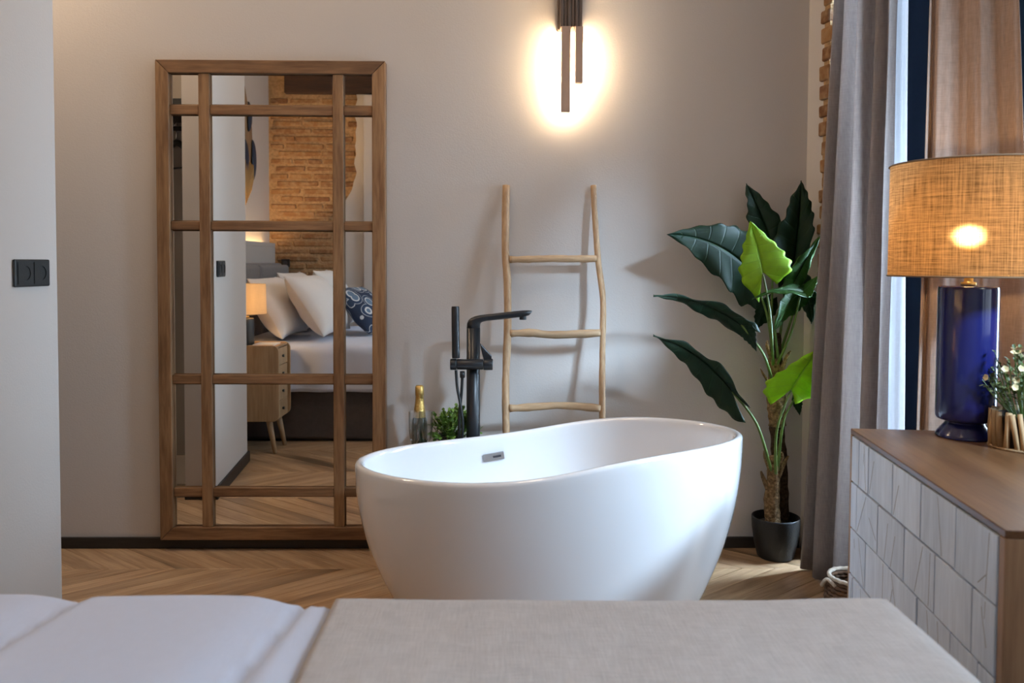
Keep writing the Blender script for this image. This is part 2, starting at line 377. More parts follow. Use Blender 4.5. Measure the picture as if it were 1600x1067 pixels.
# lampshade cloth: translucent weave with tiny openings
def shade_mat(name, c, hole, lo=.30, hi=1.5):
    m = bpy.data.materials.new(name); m.use_nodes = True; t = m.node_tree; t.nodes.clear(); N, L = t.nodes.new, t.links.new
    uv = N('ShaderNodeUVMap'); outs = []
    for sc in ((8, 230, 1), (230, 6, 1), (40, 480, 1), (520, 24, 1)):
        mp = N('ShaderNodeMapping'); mp.inputs['Scale'].default_value = sc; L(uv.outputs[0], mp.inputs['Vector'])
        nz = N('ShaderNodeTexNoise'); nz.inputs['Scale'].default_value = .35; nz.inputs['Detail'].default_value = 3; L(mp.outputs['Vector'], nz.inputs['Vector']); outs.append(nz.outputs['Fac'])
    a = N('ShaderNodeMath'); L(outs[0], a.inputs[0]); L(outs[1], a.inputs[1])
    a1 = N('ShaderNodeMath'); L(outs[2], a1.inputs[0]); L(outs[3], a1.inputs[1])
    a2 = N('ShaderNodeMath'); a2.operation = 'MULTIPLY_ADD'; L(a1.outputs[0], a2.inputs[0]); a2.inputs[1].default_value = .5; L(a.outputs[0], a2.inputs[2])
    mr = N('ShaderNodeMapRange'); L(a2.outputs[0], mr.inputs[0]); mr.inputs[1].default_value = 1.15; mr.inputs[2].default_value = 1.85; mr.inputs[3].default_value = lo; mr.inputs[4].default_value = hi
    hs = N('ShaderNodeHueSaturation'); hs.inputs['Color'].default_value = col4(c); L(mr.outputs[0], hs.inputs['Value'])
    d = N('ShaderNodeBsdfDiffuse'); L(hs.outputs[0], d.inputs[0]); tr = N('ShaderNodeBsdfTranslucent'); L(hs.outputs[0], tr.inputs[0])
    m1 = N('ShaderNodeMixShader'); m1.inputs[0].default_value = .6; L(d.outputs[0], m1.inputs[1]); L(tr.outputs[0], m1.inputs[2])
    tp = N('ShaderNodeBsdfRefraction'); tp.inputs['Color'].default_value = (1, .8, .5, 1); tp.inputs['IOR'].default_value = 1.4; tp.inputs['Roughness'].default_value = .38
    hm = N('ShaderNodeMath'); hm.operation = 'MULTIPLY'; L(mr.outputs[0], hm.inputs[0]); hm.inputs[1].default_value = hole
    m2 = N('ShaderNodeMixShader'); L(hm.outputs[0], m2.inputs[0]); L(m1.outputs[0], m2.inputs[1]); L(tp.outputs[0], m2.inputs[2])
    o = N('ShaderNodeOutputMaterial'); L(m2.outputs[0], o.inputs[0]); return m
M['shade'] = shade_mat('natural_linen_shade', (.43, .235, .095), .085)
M['shade2'] = shade_mat('cream_shade', (.72, .56, .36), .0, .92, 1.06)
# navy cushion print
m, t, b = new_mat('navy_loop_print'); N, L = t.nodes.new, t.links.new
tc = N('ShaderNodeTexCoord'); vo = N('ShaderNodeTexVoronoi'); vo.inputs['Scale'].default_value = 8.5; vo.inputs['Randomness'].default_value = .7; L(tc.outputs['Object'], vo.inputs['Vector'])
rp = N('ShaderNodeValToRGB'); rp.color_ramp.interpolation = 'CONSTANT'; L(vo.outputs['Distance'], rp.inputs['Fac'])
for i, (p, c) in enumerate(((0, (.12, .19, .28)), (.30, (.60, .62, .64)), (.37, (.02, .045, .10)), (.52, (.50, .54, .58)), (.55, (.015, .03, .07)))):
    e = rp.color_ramp.elements[i] if i < 2 else rp.color_ramp.elements.new(p)
    e.position = p; e.color = col4(c)
L(rp.outputs[0], b.inputs['Base Color']); b.inputs['Roughness'].default_value = .85
M['loops'] = m

# ------------------------------------------------------------ structure
RW0, RWS = 1.254, .20                                    # right wall: X = RW0 + RWS * (-y)
def rwx(y): return RW0 - RWS * y
RN = V((-1, -RWS, 0)).normalized()                       # normal into the room
RT = V((RWS, -1, 0)).normalized()                        # along the wall towards the camera
def rw(y, off, z):                                       # point at station y, offset into the wall (+ = outwards)
    return V((rwx(y), y, z)) - RN * off
HW = -2.04                                               # head wall
BY = -3.97                                               # brick wall
CZ = 3.06
LX = -2.75
struct('wall_back', MB().box2((LX - .1, 0, -.02), (1.75, .12, CZ + .1)), M['wall'])
struct('ceiling', MB().box2((LX - .1, BY - .2, CZ), (2.4, .12, CZ + .1)), M['ceil'])
struct('baseboard_back', MB().box2((LX, -.014, 0), (1.247, -.0005, .046)), M['base'], bevel=.003)
# partition on the left (11-15 cm thick, slightly oblique)
PA, PB = V((-1.402, -.735, 0)), V((-1.482, -1.50, 0))
def poly_wall(pts, z0, z1): return MB().prism([V((x, y, z0)) for x, y in pts], (0, 0, z1 - z0))
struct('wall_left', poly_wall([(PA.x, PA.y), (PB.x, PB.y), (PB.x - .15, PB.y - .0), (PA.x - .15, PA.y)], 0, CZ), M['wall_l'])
bm_ = MB()
d_ = (PB - PA).normalized(); n_ = V((-d_.y, d_.x, 0)); n_ = n_ if n_.x > 0 else -n_
q = [PA + n_ * .0005 - d_ * .012, PB + n_ * .0005 + d_ * .012, PB + n_ * .014 + d_ * .012, PA + n_ * .014 - d_ * .012]
bm_.prism([V((p.x, p.y, 0)) for p in q], (0, 0, .062))
struct('baseboard_left', bm_, M['base'], bevel=.003)
struct('baseboard_end', MB().box2((PA.x - .15, PA.y + .0005, 0), (PA.x + .013, PA.y + .0135, .062)), M['base'], bevel=.003)
struct('wall_outer', MB().box2((LX - .1, -1.62, 0), (LX, 0, CZ)), M['wall'])
struct('wall_alcove', MB().box2((LX - .1, -1.72, 0), (PB.x - .15, -1.50, CZ)), M['wall'])
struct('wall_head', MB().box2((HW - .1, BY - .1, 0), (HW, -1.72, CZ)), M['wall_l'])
# right wall in pieces round the two window openings
W1A, W1B, W1T = -.112, -1.30, 2.62
W2A, W2B, W2L, W2T = -1.56, -3.40, .95, 2.66
def rwall(y0, y1, z0, z1, th=.22):
    a, b_ = rw(y0, 0, z0), rw(y1, 0, z0)
    c, d = rw(y1, th, z0), rw(y0, th, z0)
    return MB().prism([a, b_, c, d], (0, 0, z1 - z0))
mb = MB()
for a in ((.02, W1A, 0, CZ), (W1A, W1B, W1T, CZ), (W1B, W2A, 0, CZ), (W2A, W2B, 0, W2L), (W2A, W2B, W2T, CZ), (W2B, BY - .1, 0, CZ)):
    r_ = rwall(*a); mb.add(r_.v, r_.f)
struct('wall_right', mb, M['wall'])
# exposed rubble and bricks on the broken edge of the window reveal
edge = struct('trim_1', MB().prism([rw(W1A + .001, -.002, 0), rw(W1A - .035, -.002, 0), rw(W1A - .035, .10, 0), rw(W1A + .001, .10, 0)], (0, 0, W1T)), M['mortar'])
z = .02; i = 0
while z < W1T - .1:
    h = random.uniform(.040, .062)
    y0 = W1A + random.uniform(-.002, .022); y1 = W1A - random.uniform(.035, .06); o_ = -random.uniform(.004, .016)
    mbb = MB().prism([rw(y0, o_, z), rw(y1, o_, z), rw(y1, .06, z), rw(y0, .06, z)], (0, random.uniform(-.004, .004), h))
    bo = obj('brick', mbb, M['brick'], edge, bevel=.007)
    z += h + random.uniform(.008, .022)

# floor: sub-floor and chevron planks
fl = struct('floor', MB().box2((LX - .1, BY - .2, -.05), (2.4, .12, -.009)), plain('floor_joint_dark', (.10, .065, .04), .8))
ROWH, PW = .52, .128
SEAM0 = -.235
plank_me = {}
for s in (1, -1):
    hx = ROWH / 2 / math.tan(ANG); g = .0012
    a = [(-hx * s - PW / 2 + g, -ROWH / 2 + g), (-hx * s + PW / 2 - g, -ROWH / 2 + g), (hx * s + PW / 2 - g, ROWH / 2 - g), (hx * s - PW / 2 + g, ROWH / 2 - g)]
    mbp = MB(); t_ = .0015
    cx = lambda p, k: (p[0] * 1.0 + (t_ * k if p in (a[0], a[3]) else -t_ * k), p[1] + (t_ * k if p[1] < 0 else -t_ * k))
    lo = [V((p[0], p[1], -.009)) for p in a]; mid = [V((p[0], p[1], -.0012)) for p in a]; top = [V((*cx(p, 1), 0)) for p in a]
    mbp.add(lo + mid + top, [(8, 9, 10, 11)] + [(k, (k + 1) % 4, 4 + (k + 1) % 4, 4 + k) for k in range(4)] + [(4 + k, 4 + (k + 1) % 4, 8 + (k + 1) % 4, 8 + k) for k in range(4)])
    me = mesh_of('plank', mbp, V((0, 0, 0)), False, M['oak_floor'][s])
    plank_me[s] = me
rows = [(SEAM0 - ROWH / 2 - k * ROWH, 1 if k % 2 == 0 else -1) for k in range(-1, 7)]
for ry, s in rows:
    n = 33
    for k in range(n):
        x = LX + .35 + k * PW
        if x - .3 > rwx(ry) + .02 or len(fl.children) >= 300: continue
        if ry > -.1 and False: continue
        o = bpy.data.objects.new('plank', plank_me[s]); COL.objects.link(o); o.parent = fl
        o.location = V((x, ry, 0)) - ORG[fl.name]
# ------------------------------------------------------------ windows
def rbox(y0, y1, o0, o1, z0, z1):
    return MB().prism([rw(y0, o0, z0), rw(y1, o0, z0), rw(y1, o1, z0), rw(y0, o1, z0)], (0, 0, z1 - z0))
def cat(*ms):
    r = MB()
    for q in ms: r.add(q.v, q.f)
    return r
w1 = struct('window_1', cat(rbox(W1A - .036, W1A - .075, .10, .16, 0, W1T), rbox(W1A - .04, W1B, .10, .16, W1T - .06, W1T), rbox(W1B + .05, W1B, .10, .16, 0, W1T)), M['navy'], label='navy french window frame behind the curtains')
def stn(px, off):                                        # station where the sight line through a pixel column meets the joinery
    return on_plane(px, 300, rw(0, off, 0), RN).y
YS0, YS1 = stn(1417.5, .085), -.66
YS2 = W1B + .05
obj('stile', rbox(YS0, YS1, .085, .165, 0, W1T - .06), M['navy'], w1, bevel=.004)
obj('stile', rbox(-.225, -.395, .085, .165, 0, W1T - .06), M['navy'], w1, bevel=.004)  # stile widened out of view to keep daylight off the back wall
for a, b_ in ((-.395, YS0), (YS1, YS2)):
    obj('rail', rbox(a, b_, .09, .155, 0, .16), M['navy'], w1)
    obj('pane', rbox(a, b_, .12, .126, .16, W1T - .06), M['glass'], w1)
w2 = struct('window_2', cat(rbox(W2A, W2A - .05, .12, .18, W2L, W2T), rbox(W2B + .05, W2B, .12, .18, W2L, W2T), rbox(W2A, W2B, .12, .18, W2T - .05, W2T), rbox(W2A, W2B, .12, .18, W2L, W2L + .05), rbox((W2A + W2B) / 2 + .025, (W2A + W2B) / 2 - .025, .12, .18, W2L, W2T)), M['navy'])
for a, b_ in ((W2A - .05, (W2A + W2B) / 2 + .025), ((W2A + W2B) / 2 - .025, W2B + .05)):
    obj('pane', rbox(a, b_, .147, .153, W2L + .05, W2T - .05), M['glass'], w2)

# ------------------------------------------------------------ brick wall seen in the mirror
bw = struct('wall_bricks', MB().box2((HW - .1, BY - .12, 0), (2.2, BY - .02, CZ)), M['mortar'])
def brick_edge(z):                                       # right border of the exposed brick
    if z > 1.95: e = -1.27
    elif z > 1.60: e = -1.27 - (1.95 - z) / .35 * .11
    else: e = -1.40
    return e + .03 * noise.noise(V((0, 3.1, z * 9)))
bmes = []
for k in range(8):
    mbb = MB(); L0 = .12 + .035 * k
    h = .022; dz = [random.uniform(-.004, .004) for _ in range(8)]
    vs = [V((x * L0 / 2 + random.uniform(-.006, .006), y, z_ * h + random.uniform(-.004, .004))) for x in (-1, 1) for y in (-.03, .0) for z_ in (-1, 1)]
    vs2 = []
    mbb.add(vs, [(0, 1, 3, 2), (4, 6, 7, 5), (0, 4, 5, 1), (2, 3, 7, 6), (0, 2, 6, 4), (1, 5, 7, 3)])
    me = mesh_of('brick', mbb, V((0, 0, 0)), False, M['brick'])
    bm = bmesh.new(); bm.from_mesh(me); bmesh.ops.recalc_face_normals(bm, faces=bm.faces)
    bmesh.ops.bevel(bm, geom=bm.edges[:], offset=.007, segments=1, affect='EDGES'); bm.to_mesh(me); bm.free()
    bmes.append((L0, me))
nb = 0; row = 0; z = .74
while z < 2.98 and nb < 290:
    x = HW + .015 + random.uniform(0, .1) * (row % 2)
    while True:
        L0, me = random.choice(bmes)
        if x + L0 * .5 > brick_edge(z): break
        if not (2.63 < z < 2.88 and x + L0 > -1.90):
            o = bpy.data.objects.new('brick', me); COL.objects.link(o); o.parent = bw
            o.location = V((x + L0 / 2, BY - .02 + random.uniform(.004, .020), z)) - ORG[bw.name]
            o.rotation_euler = (0, random.uniform(-.02, .02), random.uniform(-.03, .03)); nb += 1
        x += L0 + random.uniform(.008, .022)
    z += .066; row += 1
# plaster to the right of the bricks with a broken edge
pts = [V((brick_edge(zz), BY - .02, zz)) for zz in [k * .04 for k in range(0, int(CZ / .04))]]
pts = [V((2.15, BY - .02, pts[-1].z)), V((2.15, BY - .02, 0))] + pts
struct('wall_plaster', MB().prism(pts, (0, .035, 0)), M['wall'])
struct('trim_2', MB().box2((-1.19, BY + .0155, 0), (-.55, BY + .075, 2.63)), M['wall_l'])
struct('trim_3', MB().box2((-1.885, BY - .019, 2.645), (-.45, BY + .055, 2.865)), M['lintel'], label='dark old timber lintel set in the brick wall', bevel=.008)
# ------------------------------------------------------------ mirror
def P(x, y, Y=-.03): return at_y(x, y, Y)
mx0, mx1 = P(248.5, 470).x, P(603, 470).x
mz0, mz1 = P(430, 842).z, P(430, 95.5).z
mi = thing('wall_mirror', 'tall wall mirror in a wooden grid frame beside the bathtub', 'mirror', ((mx0 + mx1) / 2, -.001, mz0))
ST = .052
fy0, fy1 = -.001, -.046
def rail(x0, x1, z0, z1, y1=fy1, y0=fy0): return MB().box2((x0, y0, z0), (x1, y1, z1))
def mitre(pts): return MB().prism([V((x, fy0, z)) for x, z in pts], (0, fy1 - fy0, 0))
g = .0004
obj('top_rail', mitre([(mx0 + g, mz1), (mx1 - g, mz1), (mx1 - ST - g, mz1 - ST), (mx0 + ST + g, mz1 - ST)]), M['frame_h'], mi, bevel=.003)
obj('bottom_rail', mitre([(mx0 + g, mz0), (mx1 - g, mz0), (mx1 - ST - g, mz0 + ST), (mx0 + ST + g, mz0 + ST)]), M['frame_h'], mi, bevel=.003)
obj('stile', mitre([(mx0, mz0 + g), (mx0 + ST, mz0 + ST + g), (mx0 + ST, mz1 - ST - g), (mx0, mz1 - g)]), M['frame_v'], mi, bevel=.003)
obj('stile', mitre([(mx1, mz0 + g), (mx1 - ST, mz0 + ST + g), (mx1 - ST, mz1 - ST - g), (mx1, mz1 - g)]), M['frame_v'], mi, bevel=.003)
vx = [(P(314, 470).x, P(331, 470).x), (P(521.5, 470).x, P(538, 470).x)]
for a, b_ in vx: obj('muntin', rail(a, b_, mz0 + ST, mz1 - ST, -.040, -.012), M['frame_v'], mi, bevel=.003)
hz = [(P(430, b).z, P(430, a).z) for a, b in ((761.5, 775.5), (585.5, 599.5), (346.5, 360), (165, 180))]
xs = [mx0 + ST] + [q for p in vx for q in p] + [mx1 - ST]
for z0, z1 in hz:
    for a, b_ in ((0, 1), (2, 3), (4, 5)): obj('muntin', rail(xs[a] + .0005, xs[b_] - .0005, z0, z1, -.036, -.012), M['frame_h'], mi, bevel=.003)
zs = [mz0 + ST] + [q for p in hz for q in p] + [mz1 - ST]
for a, b_ in ((0, 1), (2, 3), (4, 5)):
    for c in range(5):
        z0, z1 = zs[2 * c], zs[2 * c + 1]
        e = .004; yb, yf = -.012, GLASS_Y
        X0, X1 = xs[a] + .0004, xs[b_] - .0004
        Z0, Z1 = z0 + .0004, z1 - .0004
        o_ = [V((X0, -.0195, Z0)), V((X1, -.0195, Z0)), V((X1, -.0195, Z1)), V((X0, -.0195, Z1))]
        i_ = [V((X0 + e, yf, Z0 + e)), V((X1 - e, yf, Z0 + e)), V((X1 - e, yf, Z1 - e)), V((X0 + e, yf, Z1 - e))]
        k_ = [V((p.x, yb, p.z)) for p in o_]
        mbp = MB().add(k_ + o_ + i_, [(0, 1, 2, 3)] + [(k, (k + 1) % 4, 4 + (k + 1) % 4, 4 + k) for k in range(4)] + [(4 + k, 4 + (k + 1) % 4, 8 + (k + 1) % 4, 8 + k) for k in range(4)] + [(8, 9, 10, 11)])
        obj('mirror_pane', mbp, M['mirror'], mi)

# ------------------------------------------------------------ wall light
sx = P(892, 20, -.05).x
sc_ = thing('wall_light', 'black wall light with two bars glowing against the wall', 'lamp', (sx, -.001, P(892, 174, -.07).z))
zb = P(892, 44, -.06).z
obj('wall_plate', MB().box2((sx - .052, -.001, zb), (sx + .046, -.020, zb + .22)), M['sconce'], sc_, bevel=.004)
bl = MB()
for k in range(6): bl.box2((sx - .044 + k * .0147, -.0205, zb), (sx - .0305 + k * .0147, -.085 + .004 * (k % 2), zb + .22))
obj('body', bl, M['sconce'], sc_, bevel=.003)
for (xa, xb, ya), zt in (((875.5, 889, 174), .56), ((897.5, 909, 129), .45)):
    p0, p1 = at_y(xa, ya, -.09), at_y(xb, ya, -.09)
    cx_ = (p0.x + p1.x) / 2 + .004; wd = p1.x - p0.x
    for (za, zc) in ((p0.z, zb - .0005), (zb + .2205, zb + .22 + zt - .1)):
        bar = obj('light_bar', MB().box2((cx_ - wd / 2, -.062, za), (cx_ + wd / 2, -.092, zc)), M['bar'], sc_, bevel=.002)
        led = MB().box2((cx_ - wd / 2 + .004, -.0615, za + .01), (cx_ + wd / 2 - .004, -.057, zc - (.012 if za < zb else 0)))
        obj('light_strip', led, M['led'], bar)

for (x_, y_, p_), lab in zip(FILL_LAMPS, ('added ceiling fill lamp over the bathtub side of the room', 'added ceiling fill lamp above the bed', 'added ceiling fill lamp by the wardrobe')):
    cl_ = thing('added_ceiling_lamp', lab, 'lamp', (x_, y_, CZ))  # unseen fittings made up for the warm fill lights
    obj('added_housing', MB().lathe([(.17, -.0005), (.17, -.045), (.162, -.048), (.158, -.02)], (x_, y_, CZ), 40, cap=(True, False)), M['paper'], cl_, smooth=True)
    obj('added_diffuser', MB().lathe([(.157, -.040), (0, -.046)], (x_, y_, CZ), 40, cap=(False, False)), emit('added_warm_diffuser', (1, .8, .6), 4), cl_, smooth=True)
# ------------------------------------------------------------ ladder
def smooth_path(ks, n=28):
    ks = [V(k) for k in ks]; out = []
    for i in range(n + 1):
        t = i / n * (len(ks) - 1); j = min(int(t), len(ks) - 2); f = t - j
        p0, p1, p2, p3 = ks[max(j - 1, 0)], ks[j], ks[j + 1], ks[min(j + 2, len(ks) - 1)]
        out.append(.5 * ((2 * p1) + (p2 - p0) * f + (2 * p0 - 5 * p1 + 4 * p2 - p3) * f * f + (3 * p1 - p0 - 3 * p2 + p3) * f ** 3))
    return out
def lad(px, py):
    f = (py - 290) / 570
    return at_y(px, py, -.022 - .245 * f)
ld = thing('decorative_ladder', 'rustic wooden pole ladder leaning on the wall behind the bathtub', 'ladder', (.14, -.25, 0))
L_px = [(791, 290), (790, 345), (790, 400), (793, 445), (793, 520), (791, 570), (790, 620), (791, 680), (792, 760), (792, 872)]
R_px = [(927, 290), (930, 345), (935, 410), (942, 465), (942, 520), (941, 580), (941, 640), (942, 700), (943, 770), (943, 872)]
for px, r in ((L_px, .0148), (R_px, .0122)):
    pth = smooth_path([lad(*q) for q in px], 44)
    pth[-1].z = .0; pth[-2].z = max(pth[-2].z, .01)
    obj('pole', MB().tube(pth, [r * (1 + .10 * noise.noise(V((i * .21, r * 500, 0)))) for i in range(len(pth))], 12, wob=.12), M['pole'], ld, smooth=True)
for ks, r in (([(796, 405.5), (830, 405), (865, 404), (900, 404.5), (932, 404)], .0140), ([(797, 521), (830, 520), (860, 523), (900, 522), (938, 520)], .0155), ([(796, 638), (830, 636), (870, 633.5), (905, 635), (938, 638)], .0150), ([(797, 752), (860, 751), (939, 753)], .015)):
    pth = smooth_path([lad(*q) for q in ks], 18)
    obj('rung', MB().tube(pth, [r * (1 + .18 * noise.noise(V((i * .3, r * 900, 5)))) for i in range(len(pth))], 12, wob=.15), M['rung'], ld, smooth=True)

# ------------------------------------------------------------ bathtub
TX, TY, TA, TB, TN = .163, -.676, .634, .360, 1.95
TZ0, TDZ, TK, TM = .529, .098, 4.716, .092
def rim_z(u): return TZ0 + TDZ / (1 + exp(-TK * (u - TM)))
def tub_pt(th, sa, zf, inset=0):
    c, s = cos(th), sin(th)
    u = math.copysign(abs(c) ** (2 / TN), c); v = math.copysign(abs(s) ** (2 / TN), s)
    a, b_ = TA * sa - inset, TB * sa - inset
    return V((TX + u * a, TY + v * b_, 0)), u
bt = thing('bathtub', 'white freestanding oval bathtub with one raised end', 'bathtub', (TX, TY, 0))
NS = 96
ang = [2 * pi * k / NS for k in range(NS)]
outer = []
for i in range(25):
    f = i / 24                                          # 0 floor .. 1 rim
    sa = .735 + .265 * (1 - (1 - f) ** 2.05)
    rowp = []
    for th in ang:
        p, u = tub_pt(th, sa, f); zr = rim_z(u) - .012
        p.z = .012 + (zr - .012) * f; rowp.append(p)
    outer.append(rowp)
bot = []
for th in ang:
    p, u = tub_pt(th, .735, 0, .012); p.z = 0; bot.append(p)
lip = []
for ins, dz in ((.0015, .006), (.006, .0105), (.012, .012), (.020, .011), (.026, .006), (.0285, -.002)):
    r_ = []
    for th in ang:
        p, u = tub_pt(th, 1, 1, ins); p.z = rim_z(u) - .012 + dz; r_.append(p)
    lip.append(r_)
inner = []
for i in range(1, 21):
    f = 1 - i / 20
    sa = .62 + .38 * (1 - (1 - f) ** 2.6)
    r_ = []
    for th in ang:
        p, u = tub_pt(th, sa, f, .0285); zr = rim_z(u) - .014
        p.z = .135 + (zr - .135) * (f ** 1.15); r_.append(p)
    inner.append(r_)
mb = MB().grid([bot] + outer + lip + inner, closed_u=True)
n0 = len(mb.v); mb.f.append(list(range(NS))[::-1]); mb.f.append(list(range(n0 - NS, n0)))
shell = obj('tub_shell', mb, M['tub'], bt, smooth=True, fix=False)
bvh = BVHTree.FromPolygons([tuple(p) for p in mb.v], mb.f)
def tub_hit(px, py):
    r = ray(px, py).normalized(); loc, n, i, d = bvh.ray_cast(CAM, r)
    loc, n, i, d = bvh.ray_cast(CAM, r) ; return loc, n
def far_hit(px, py):                                     # inner far wall of the tub
    r = ray(px, py).normalized(); o = CAM.copy(); best = None
    for _ in range(4):
        loc, n, i, d = bvh.ray_cast(o, r)
        if loc is None: break
        if loc.y > TY + .1: return loc, n
        o = loc + r * .002
    return loc, n
loc, n = far_hit(771, 713)
n = n if n.y < 0 else -n
xx = V((1, 0, 0)); xx = (V((1, 0, .14)) - n * V((1, 0, .14)).dot(n)).normalized(); zz = n.cross(xx)
if zz.z < 0: zz = -zz
R3 = Matrix((xx, -n, zz)).transposed()
ov = obj('overflow', MB().box(loc + n * .004, (.078, .010, .028), R3), M['chrome'], bt, bevel=.002)
obj('overflow_slot', MB().box(loc + n * .0095 + xx * .012, (.030, .002, .007), R3), M['dark_chrome'], ov)
obj('drain', MB().lathe([(.034, .001), (.034, .006), (.028, .008), (.0, .008)], (TX, TY, .135), 28, cap=(True, False)), M['chrome'], bt, smooth=True)

# ------------------------------------------------------------ floor-standing bath tap
FY = -.215
def Q(x, y, Y=FY): return at_y(x, y, Y)
k1 = (CAM.y - FY) / -F_PX                                # metres per pixel there
c0 = Q(739.5, 600); tapx = c0.x
ft = thing('bath_tap', 'black floor standing bath tap with hand shower behind bathtub', 'tap', (tapx, FY, 0))
obj('floor_plate', MB().lathe([(.055, 0), (.055, .008), (.05, .011), (0, .011)], (tapx, FY, 0), 32, cap=(True, False)), M['black'], ft, smooth=True)
zt = Q(740, 511.8).z
obj('column', MB().tube([V((tapx, FY, .011)), V((tapx, FY, .5)), V((tapx, FY, zt))], .0262, 28), M['black'], ft, smooth=True)
prs = [((729, 511.8), (750.2, 511.8)), ((729.6, 505), (750.4, 507.4)), ((732, 500), (751.2, 505)), ((736, 496.6), (753, 503.4)), ((741.5, 494.2), (756, 502.2)), ((750, 492.2), (761, 501.2)),
       ((764, 490.6), (770, 500.2)), ((779, 489), (783, 498.9)), ((793, 487.4), (796.5, 497.3)), ((806, 486.1), (809, 495.9)), ((817, 485), (820, 494.3)), ((825, 484.6), (826.5, 492.6)), ((829.5, 484.9), (830.2, 489)), ((831.4, 485.4), (831.4, 486.6))]
vs = []; mbs = MB()
for i, (o_, i_) in enumerate(prs):
    A_, B_ = Q(*o_), Q(*i_); c = (A_ + B_) / 2; a = (A_ - B_) / 2; wy = [.0262, .0262, .0258, .025, .024, .023, .022, .0215, .021, .0205, .0195, .017, .011, .004][i]
    ex = 1 if i == 0 else max(.62, 1 - .1 * i)
    for k in range(28):
        th = 2 * pi * k / 28
        vs.append(c + a * math.copysign(abs(cos(th)) ** ex, cos(th)) + V((0, 1, 0)) * math.copysign(abs(sin(th)) ** ex, sin(th)) * wy)
n_p = len(prs)
mbs.add(vs, [(i * 28 + k, i * 28 + (k + 1) % 28, (i + 1) * 28 + (k + 1) % 28, (i + 1) * 28 + k) for i in range(n_p - 1) for k in range(28)] + [list(range(28)), list(range((n_p - 1) * 28, n_p * 28))])
spt = obj('spout', mbs, M['black'], ft, smooth=True)
def lerp_list(a, n):
    out = []
    for i in range(n + 1):
        t = i / n * (len(a) - 1); j = min(int(t), len(a) - 2); out.append(a[j] * (1 - t + j) + a[j + 1] * (t - j))
    return out
a0 = Q(817, 497)
obj('aerator', MB().lathe([(.0135, -.006), (.0135, .008)], (a0.x, FY, a0.z), 24), M['black2'], spt, bevel=.001)
# mixer body: horizontal barrel, handle on the right, holder on the left
h0 = Q(704, 569); h1 = Q(769, 565); zc = (h0.z + h1.z) / 2
BYF = FY - .045
def hbar(xa, xb, r, Y=BYF, z=zc): return MB().tube([V((xa, Y, z)), V((xb, Y, z))], r, 28)
bx0, bx1 = Q(714, 569, BYF).x, Q(755, 569, BYF).x
body = obj('mixer_body', hbar(bx0, bx1, .0200), M['black'], ft, smooth=True, bevel=.002)
obj('body_neck', MB().tube([V((tapx, FY, zc)), V((tapx, BYF, zc))], .015, 20), M['black'], ft, smooth=True)
hd = obj('handle', hbar(bx1 + .0008, Q(770, 569, BYF).x, .0215), M['black'], ft, smooth=True, bevel=.003)
la = Q(750, 536, BYF); lb = Q(768, 556, BYF)
lev = MB().prism([la, lb + V((.001, 0, 0)), V((Q(768, 566, BYF).x, BYF, zc + .012)), V((Q(756, 566, BYF).x, BYF, zc + .014)), V((la.x + .003, BYF, la.z - .022))], (0, .016, 0))
obj('lever', lev, M['black'], hd, bevel=.003)
hx = Q(712, 560, BYF).x
obj('shower_holder', hbar(Q(703.5, 569, BYF).x, bx0 - .0008, .0212), M['black'], ft, smooth=True, bevel=.003)
HYF = BYF
hp = [Q(711.5, 478.5, HYF), Q(711.5, 482, HYF), Q(711.8, 520, HYF), Q(712.3, 550, HYF), Q(712.5, 559.5, HYF)]
obj('hand_shower', MB().tube(hp, [.0140, .0150, .0150, .0150, .0148], 22), M['black'], ft, smooth=True, bevel=.001)
hose = smooth_path([Q(712.5, 578.5, HYF), Q(714.5, 605, HYF), Q(719, 630, HYF), Q(723, 660, HYF), Q(722, 700, HYF + .012), V((hx + .03, FY - .02, .19)), V((hx + .0, FY - .01, .14)), V((hx - .03, FY - .02, .22)), Q(716, 690, HYF + .02), Q(717.5, 650, HYF + .022), Q(721, 615, HYF + .022), Q(722.5, 588, BYF)], 90)
obj('hose', MB().tube(hose, .0056, 10), M['black2'], ft, smooth=True)
obj('hose_nut', MB().tube([Q(722.5, 580, BYF), Q(722.5, 590, BYF)], .0095, 12), M['black'], ft, smooth=True)

# ------------------------------------------------------------ stool, bottle, flutes, bush behind the tub
SZ = .430
sc0 = at_y(680, 690, -.185)
st = thing('side_stool', 'small round black stool behind the bathtub holding bottle and bush', 'stool', (sc0.x, -.185, 0))
obj('seat', MB().lathe([(.108, SZ - .022), (.110, SZ - .011), (.108, SZ), (0, SZ)], (sc0.x, -.185, 0), 40, cap=(True, False)), M['black2'], st, smooth=True, bevel=.002)
for k in range(3):
    a = 2 * pi * k / 3 + .5; d = V((cos(a), sin(a), 0)); c = V((sc0.x, -.185, 0))
    obj('leg', MB().tube([c + d * .06 + V((0, 0, SZ - .0225)), c + d * .10], .011, 10), M['black2'], st, smooth=True)
bp_ = at_y(655.5, 640, -.170)
zt = at_y(655.5, 602, -.170).z
H = zt - SZ
bo = thing('champagne_bottle', 'small gold foiled champagne bottle standing behind the bathtub', 'bottle', (bp_.x, -.170, SZ))
zf = at_y(655, 650, -.17).z - SZ
def Bz(f): return SZ + f
glassp = [(.030, 0), (.0315, .006), (.0315, H * .40), (.0295, H * .50), (.0245, zf * .98), (.0205, zf + .01)]
obj('glass_body', MB().lathe([(r, z) for r, z in glassp], (bp_.x, -.17, SZ), 32), M['bottle'], bo, smooth=True)
foil = [(.0250, zf - .004), (.0222, zf + .02), (.0175, zf + (H - zf) * .45), (.0150, zf + (H - zf) * .66), (.0168, zf + (H - zf) * .68), (.0172, H - .020), (.0165, H - .004), (.012, H), (0, H)]
